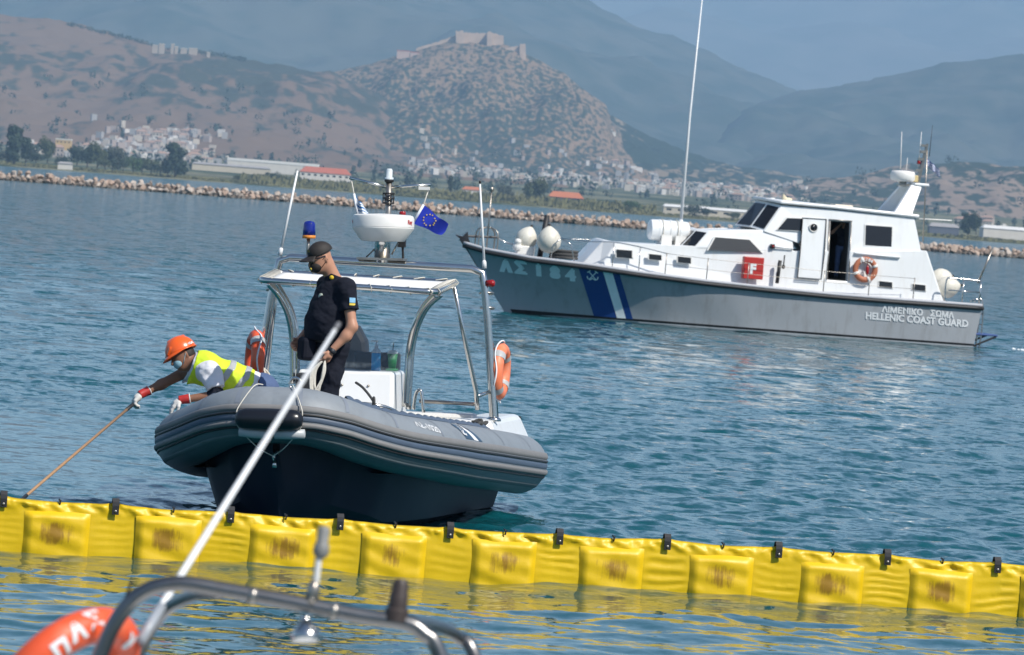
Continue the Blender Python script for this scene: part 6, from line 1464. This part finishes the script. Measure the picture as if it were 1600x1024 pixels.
def worker():
    D0 = RIB.w((-.9, 1.75, 1.0))[1]
    J = lambda px, py, dd=0.0: at(px, py - 5, D0 + dd)
    hip = J(408, 612, .08); neck = J(303, 574); hc = J(285, 561); org = J(395, 606)
    ax = (neck - hip) / np.linalg.norm(neck - hip); dp = np.array([0, 1.0, 0]); dp -= ax * (dp @ ax); dp /= np.linalg.norm(dp); up = np.cross(ax, dp); up = up if up[2] > 0 else -up; Mt = np.stack([ax, dp, up], 1)
    fh = np.array([-.80, -.28, -.42]); fh /= np.linalg.norm(fh); lh = np.array([-.25, -1.0, 0]) ; lh -= fh * (lh @ fh); lh /= np.linalg.norm(lh); uh = np.cross(fh, lh); uh = uh if uh[2] > 0 else -uh; Mh = np.stack([fh, lh, uh], 1)
    hp = lambda a, b, c: hc + Mh @ np.array([a, b, c])
    root = empty('person', org); tag(root, 'worker in orange helmet and yellow vest leaning over the left side of the inflatable', 'person')
    shn, elbn, wrn = J(328, 586, -.17), J(341, 622, -.24), J(283, 630, -.26)
    shf, elbf, wrf = J(287, 588, .2), J(252, 606, .16), J(221, 621, .08)
    head = [('e', hp(0, 0, .02), (.098, .078, .115), Mh), ('e', hp(.035, 0, -.06), (.06, .055, .07), Mh), ('c', neck, hp(-.02, 0, -.04), .066, .06, .04), ('e', hp(-.02, .078, -.01), (.014, .01, .032), Mh, .008), ('e', hp(-.02, -.078, -.01), (.014, .01, .032), Mh, .008), ('c', hp(.094, 0, .0), hp(.112, 0, -.035), .010, .015, .012), ('c', hp(.08, .03, .032), hp(.08, -.03, .032), .013, .013, .01)]
    c1 = hip + ax * .52; c2 = hip + ax * .28
    torso = [('e', c1, (.15, .17, .11), Mt), ('e', c2, (.16, .155, .10), Mt), ('e', hip, (.15, .16, .12), Mt), ('c', shn * .8 + c1 * .2, shf * .8 + c1 * .2, .06, .06)]
    kn = hip + np.array([-.12, .0, -.44]); ank = hip + np.array([.32, .02, -.50]); legs = []
    for s_ in (-.1, .1): o = np.array([0, s_, 0]); legs += [('c', hip + o, kn + o, .085, .058), ('c', kn + o, ank + o, .056, .04), ('c', ank + o, ank + o + (.09, 0, -.04), .04, .035)]
    arms = [('c', shn, elbn, .05, .042), ('c', elbn, wrn, .043, .028), ('c', shf, elbf, .05, .042), ('c', elbf, wrf, .042, .028)]
    dn_ = (wrn - elbn); df = (wrf - elbf)
    hn = hand(wrn, dn_ / np.linalg.norm(dn_) + (0, 0, -.75), (.2, .2, -1), r=.010, curl=.35); hf = hand(wrf, df / np.linalg.norm(df) + (0, 0, -.45), (.5, .15, -.6), r=.010, curl=.85, side=-1)
    body_obj('body', torso + legs + arms + head + hn + hf, RES, M['skin2'], root, .035, (), org)
    shirt = [('e', c1, (.17, .195, .142), Mt), ('e', c2, (.19, .18, .132), Mt), ('e', hip + ax * .08, (.15, .175, .125), Mt), ('c', shn, shf, .075, .075, .05), ('c', shn, shn * .8 + elbn * .2, .088, .088, .04), ('f', shn, shn * .25 + elbn * .75, .088, .086, .03), ('f', shf, shf * .40 + elbf * .60, .076, .070, .03), ('c', neck * .7 + c1 * .3, neck, .075, .07, .03)]
    body_obj('tshirt', shirt, RES, M['tshirt'], root, .03, [(neck + ax * .02, ax)], org, wob=.008)
    vt = [('e', c1, (.18, .20, .155), Mt), ('e', c2, (.20, .192, .145), Mt, .05), ('e', hip + ax * .13, (.13, .18, .13), Mt, .05), ('c', shn * .62 + c1 * .38 + up * .05, shf * .62 + c1 * .38 + up * .05, .075, .075, .05), ('c', shn * .45 + neck * .55 + up * .02, neck * .8 + c1 * .2 + up * .03, .055, .06, .04), ('c', c1 + ax * .05 - up * .08, c1 + ax * .12 - up * .14 - dp * .05, .06, .05, .04)]
    body_obj('vest', vt, RES, M['hivis'], root, .03, [(neck + ax * .005, ax), (hip + ax * .10, -ax)], org, wob=.007)
    bands = [(i, .055) for i in (.19, .34)]
    vt2 = [(p[0], p[1], tuple(np.array(p[2]) + .006) if p[0] == 'e' else p[2]) + tuple(p[3:]) for p in vt[:4]]
    for s_, w_ in bands: body_obj('reflective_band', vt2, RES, M['tape'], root, .03, [(hip + ax * (s_ + w_ / 2), ax + .25 * up), (hip + ax * (s_ - w_ / 2), -ax - .25 * up)], org, wob=.007)
    tr = [('e', hip, (.165, .18, .135), Mt)]
    for s_ in (-.1, .1): o = np.array([0, s_, 0]); tr += [('c', hip + o, kn + o, .10, .075), ('c', kn + o, ank + o, .075, .055)]
    body_obj('trousers', tr, RES, M['jeans'], root, .03, [(hip + ax * .05, ax)], org, wob=.006)
    # helmet: shell, brim and ridge
    hel = [('e', hp(-.005, 0, .045), (.138, .116, .132), Mh)]
    hm = body_obj('helmet', hel + [('c', hp(.06, 0, .155), hp(-.08, 0, .155), .012, .012, .02), ('c', hp(.125, .05, .05), hp(.09, .075, .09), .010, .008, .015), ('c', hp(.125, -.05, .05), hp(.09, -.075, .09), .010, .008, .015)], .006, M['helmet'], root, .02, [(hp(0, 0, .035), -uh)], org)
    G = []
    for i in range(3):
        for j in range(33):
            t = j / 32 * 6.2832; ex = .132 + .006 * i + .022 * i * max(0, math.cos(t)) ** 2; G.append(hp(ex * math.cos(t) - .005, (.112 + .005 * i) * math.sin(t), .040 - .006 * i - .012 * i * max(0, math.cos(t))) - org)
    o = raw_obj('helmet_brim', G, [(i * 33 + j, i * 33 + j + 1, (i + 1) * 33 + j + 1, (i + 1) * 33 + j) for i in range(2) for j in range(32)], M['helmet'], root); sd = o.modifiers.new('t', 'SOLIDIFY'); sd.thickness = .006
    V, Fc = text_polys('MSA', .03, .001); V = V - V.mean(0); q = MB(); q.add([hp(-.085 - a, .104 - .25 * abs(a), .062 + b) + lh * .004 - org for a, b, _ in V], Fc); q.build('helmet_print', M['letterw'], root, smooth=False)
    body_obj('hair', [('e', hp(-.03, 0, .0), (.085, .083, .09), Mh)], .006, M['hair'], root, .02, [(hp(0, 0, .045), uh), (hp(.0, 0, 0), fh)], org)
    body_obj('face_mask', [('e', hp(.045, 0, -.05), (.064, .062, .058), Mh)], .006, M['maskblue'], root, .02, [(hp(.03, 0, 0), -fh), (hp(.1, 0, -.014), fh * .25 + uh)], org)
    for s_ in (1, -1): q = MB(); q.tube([hp(.045, s_ * .062, -.03) - org, hp(-.015, s_ * .085, .0) - org, hp(.04, s_ * .066, -.08) - org], .0025, 5); q.build('mask_loop', M['maskblue'], root)
    # work gloves: white fingers, red cuffs; the finger shapes are the hands', a little fuller
    def glove(prims, w_, e_):
        g = [(p[0], p[1], p[2], p[3] + .004, p[4] + .004) + tuple(p[5:]) for p in prims]
        body_obj('glove', g, .005, M['glove'], root, .01, (), org)
        d = (w_ - e_) / np.linalg.norm(w_ - e_); body_obj('glove_cuff', [('f', w_ - d * .075, w_ + d * .02, .043, .036)], .005, M['red'], root, .01, (), org, wob=.003)
        q = MB(); q.torus(w_ - d * .075 - org, .041, .006, tuple(d), 18, 6); q.build('cuff_hem', M['glove'], root)
    glove(hn, wrn, elbn); glove(hf, wrf, elbf)
    body_obj('elbow_guard', [('f', elbn * .75 + shn * .25, elbn * .92 + wrn * .08, .066, .060), ('c', elbn, elbn * .8 + wrn * .2, .058, .054)], RES, M['navy'], root, .02, (), org, wob=.010)
    # pole
    d = df / np.linalg.norm(df) + np.array([0, 0, -.45]); d /= np.linalg.norm(d); g0 = wrf + d * .085 + np.array([.02, 0, -.03])
    tip = at(36, 779, 42.6); gh = J(209, 636, .07); dirp = (tip - gh) / np.linalg.norm(tip - gh); end = gh - dirp * .10
    e = empty('boat_hook_pole', tip); tag(e, 'long brown pole held by the worker and pushing at the boom', 'pole')
    q = MB(); q.tube([gh + dirp * .28 - tip, tip + dirp * .2 - tip], .0125, 10); q.build('shaft', M['wood'], e)
    q = MB(); q.tube([end - tip, gh + dirp * .30 - tip], .0165, 10); q.build('grip', M['black'], e)
    q = MB(); q.tube([tip - dirp * .12 - tip, tip + dirp * .45 - tip], .0155, 10); q.build('tip_sleeve', M['black'], e)
worker()

def cabin_person():
    base = pb_on(1312, 437, .62); feet = PB.w((base[0], base[1], base[2] + .03)); s = .90
    root = empty('person', feet); tag(root, 'person in dark shirt and jeans with raised arms inside the patrol boat doorway', 'person')
    W = lambda x, y, z: feet + s * np.array([x, y, z]); I = np.eye(3); sc = lambda *r: tuple(s * k for k in r)
    C_ = lambda a, b, r0, r1, k=.03: ('c', a, b, r0 * s, r1 * s, k)
    hd = W(.02, -.04, 1.64)
    sho = [W(-.2, 0, 1.42), W(.2, 0, 1.42)]; elb = [W(-.36, -.15, 1.32), W(.30, -.2, 1.40)]; wr = [W(-.1, -.2, 1.60), W(.13, -.2, 1.62)]
    pr = [('e', hd, sc(.08, .095, .12)), C_(W(0, 0, 1.45), W(.01, -.02, 1.57), .06, .06), ('e', W(0, 0, 1.28), sc(.18, .12, .19)), ('e', W(0, -.04, 1.08), sc(.17, .16, .17)), ('e', W(0, 0, .94), sc(.16, .13, .12)), ('c', hd + (0, -.085, 0), hd + (0, -.105, -.03), .01, .014, .01)]
    for k in (0, 1): pr += [C_(sho[k], elb[k], .052, .042), C_(elb[k], wr[k], .042, .028)] + hand(wr[k], (.35 if k == 0 else -.35, .1, .6), (0, 1, .1), curl=.5, side=1 if k else -1)
    for x in (-.1, .1): pr += [C_(W(x, 0, .9), W(x * 1.1, -.02, .48), .085, .055), C_(W(x * 1.1, -.02, .48), W(x * 1.2, .02, .08), .055, .04), C_(W(x * 1.2, .02, .05), W(x * 1.3, -.13, .04), .04, .034)]
    body_obj('body', pr, .011, M['skin'], root, .03, (), feet)
    sh = [('e', W(0, 0, 1.28), sc(.205, .145, .2)), ('e', W(0, -.04, 1.08), sc(.195, .185, .17)), C_(W(-.17, 0, 1.42), W(.17, 0, 1.42), .08, .08)]
    for k in (0, 1): sh += [('f', sho[k], sho[k] * .45 + elb[k] * .55, .075 * s, .07 * s, .03)]
    body_obj('shirt', sh, .011, M['navy'], root, .03, [(W(0, 0, .95), (0, 0, -1))], feet)
    tr = [('e', W(0, 0, .93), sc(.18, .15, .12))]
    for x in (-.1, .1): tr += [C_(W(x, 0, .9), W(x * 1.1, -.02, .48), .10, .075), C_(W(x * 1.1, -.02, .48), W(x * 1.2, .02, .08), .075, .062)]
    body_obj('jeans', tr, .011, M['jeans'], root, .03, [(W(0, 0, .98), (0, 0, 1))], feet)
    body_obj('hair', [('e', hd + (0, .01, .03), sc(.086, .10, .11))], .009, M['hair'], root, .02, [(hd + (0, 0, .02), (0, -.6, -1))], feet)
    for x in (-.12, .13): body_obj('shoe', [C_(W(x, .02, .045), W(x * 1.08, -.13, .035), .052, .045)], .009, M['black'], root, .02, [(W(0, 0, .003), (0, 0, -1))], feet)
cabin_person()
# ------------------------------------------------------------------ steel arch of a moored boat close to the viewer
def near_boat():
    D = 12.0; base = at(440, 1024, D); org = np.array([base[0], D, 0.0]); root = empty('moored_boat', org)
    tag(root, 'steel arch with lamps of a moored boat in the blurred foreground', 'boat')
    st = mat('old_steel_tube', (.23, .225, .22), .33, metal=1, var=.25, scale=10, dirt=(.2, .13, .09), dscale=7, damt=.45)
    P = lambda px, py, d=0.0: at(px, py, D + d) - org
    def tube(name, pts, r, m_=st, d=0.0, n=12, sub=6):
        q = MB(); q.tube(smooth_path(pts, sub), r, n); return q.build(name, m_, root)
    main = [P(70, 1250), P(150, 1040), P(185, 965), P(225, 925), P(280, 912), P(350, 922), P(450, 940), P(560, 962), P(632, 973), P(662, 990), P(690, 1030), P(760, 1250)]
    aft = [P(120, 1250, .55), P(212, 1030, .55), P(252, 960, .5), P(300, 931, .3), P(345, 926, .1)]
    aft2 = [P(640, 972, .1), P(680, 978, .4), P(715, 995, .55), P(745, 1035, .55), P(800, 1250, .55)]
    tube('arch', main, .0178); tube('arch_branch', aft, .0155); tube('arch_branch', aft2, .0155)
    for px, py in ((395, 931), (522, 955)):
        q = MB(); c = P(px, py); d = P(px + 10, py + 2) - c; q.tube([c - d * .6, c + d * .6], .0192, 12); q.build('tube_joint', M['steel2'], root)
    # light on a stalk
    tube('light_stalk', [P(490, 940), P(496, 890), P(500, 858)], .0075, M['white2'], n=8)
    q = MB(); c = P(503, 852); q.lathe([(.010, -.03), (.018, -.018), (.017, 0), (.013, .005), (.014, .035), (.010, .042)], c, (.05, 0, 1), 14); q.build('stalk_lamp', mat('grey_lamp', (.22, .22, .21), .4), root)
    q = MB(); c = P(487, 938); q.lathe([(.018, -.01), (.014, .03), (.008, .045)], c, (.08, 0, 1), 12); q.build('stalk_foot', M['steel2'], root)
    # stubby dark lamp housing
    q = MB(); c = P(619, 965); q.lathe([(.028, -.008), (.026, .018), (.022, .022), (.021, .052), (.019, .056), (.019, .075), (.012, .086)], c, (.06, 0, 1), 16); q.build('lamp_housing', mat('brown_black_plastic', (.045, .032, .028), .5, var=.3, scale=40), root, auto=40)
    # chrome horn lamp hanging under the bar
    q = MB(); c = P(478, 962); q.tube([c, c - (0, 0, .02)], .012, 8); q.lathe([(.006, 0), (.016, .012), (.030, .028), (.036, .045), (.034, .052), (.01, .05)], c - (0, .0, .005), (.1, -.25, -1), 20); q.build('spot_lamp', M['steel'], root)
    tube('whip_stub', [P(192, 950), P(200, 925), P(206, 908)], .004, M['blackm'], n=6)
    # the boat itself lies below the picture
    q = MB(); zt = .62; c = P(430, 1024); cx = c[0]
    rr = []
    for y, w, z in ((-1.9, .9, .6), (-.6, .98, .6), (.8, .96, .62), (2.2, .75, .68), (3.2, .38, .76), (3.8, .04, .84)):
        rr.append([(cx - w, y, z), (cx - w * .85, y, .15), (cx - w * .3, y, -.25), (cx + w * .3, y, -.25), (cx + w * .85, y, .15), (cx + w, y, z)])
    q.loft(rr, closed=True); q.build('hull', M['white'], root, auto=30)
    for pt in (main[0], main[-1], aft[0], aft2[-1]):
        q = MB(); q.tube([pt, (pt[0], pt[1], .55)], .020, 10); q.build('arch_leg', st, root)
    # white whip aerial lashed to the arch
    e = empty('whip_aerial', at(205, 1024, D + .3)); tag(e, 'long white whip aerial slanting across the picture', 'aerial'); o = at(205, 1024, D + .3)
    A, B = at(120, 1158, D + .28), at(523, 516, D + 1.6)
    q = MB(); q.tube([A - o, (A * .5 + B * .5) - o, B - o], [.0104, .0086, .0056], 12); q.build('rod', M['white'], e)
    q = MB(); d = (B - A) / np.linalg.norm(B - A); q.tube([B - o, B + d * .03 - o], .0064, 10); q.build('tip', mat('grey_rubber_tip', (.16, .16, .17), .6), e)
    q = MB(); m_ = at(245, 960, D + .3); q.tube([m_ - d * .10 - o, m_ + d * .03 - o], .0116, 12); q.build('ferrule', mat('grey_ferrule', (.35, .38, .42), .4), e)
    # orange lifebuoy on the arch
    c = at(96, 1069, D + .2); e = empty('lifebuoy', c); tag(e, 'orange lifebuoy with white letters hung on the near steel arch', 'lifebuoy')
    n = np.array([.68, -.46, -.55]); n /= np.linalg.norm(n)
    u_ = np.cross([0, 0, 1.0], n); u_ /= np.linalg.norm(u_); v_ = np.cross(n, u_); R0, r0 = .175, .041
    q = MB(); q.torus((0, 0, 0), R0, r0, tuple(n), 72, 20); q.build('ring', M['orange'], e)
    sp = lambda a, b, o=.0015: (math.cos(a) * u_ + math.sin(a) * v_) * (R0 + (r0 + o) * math.cos(b)) + n * (r0 + o) * math.sin(b)
    # letters lie on the tube where it faces the viewer
    AA, BB = np.meshgrid(np.linspace(0, 2 * math.pi, 240), np.linspace(-1.4, 2.2, 60), indexing='ij')
    S3 = np.array([[c + sp(a, b) for b in BB[0]] for a in AA[:, 0]]); ctr = np.array([[c + (math.cos(a) * u_ + math.sin(a) * v_) * R0] for a in AA[:, 0]])
    nr = S3 - ctr; face = np.einsum('ijk,ijk->ij', nr, CAM - S3) > 0; pr = proj_many(S3.reshape(-1, 3)).reshape(S3.shape[:2] + (2,))
    for ch, px, py in (('Π', 98, 1014), ('Λ', 121, 987), ('Σ', 148, 966), ('R', 202, 1004)):
        d2 = (pr[..., 0] - px) ** 2 + (pr[..., 1] - py) ** 2 + (~face) * 1e6; i, j = np.unravel_index(np.argmin(d2), d2.shape); a0, b0 = AA[i, j], BB[i, j]
        V, Fc = text_polys(ch, .052, .003); V = V - (V.max(0) + V.min(0)) / 2; W, G = subdivide2d(V[:, :2], Fc, .006); q = MB()
        # reading runs up the band, letter heads to the upper left
        e1 = pr[min(i + 1, 239), j] - pr[i, j]; sg = 1 if e1 @ np.array([.62, -.78]) > 0 else -1
        e2 = pr[i, min(j + 1, 59)] - pr[i, j]; sh = 1 if e2 @ np.array([-.78, -.62]) > 0 else -1
        q.add([sp(a0 + sg * x / R0, b0 + sh * y / r0, .002) for x, y in W], G); q.build('letter', M['letterw'], e, smooth=False)
    q = MB(); P_ = [(math.cos(a) * u_ + math.sin(a) * v_) * (R0 - r0 * (.9 + .3 * math.sin(3 * a) ** 2)) + n * (.02 * math.cos(3 * a)) for a in np.linspace(0, 6.283, 80, endpoint=False)]
    q.tube(P_, .006, 6, cyc=True); q.build('grab_line', M['rope'], e)
near_boat()
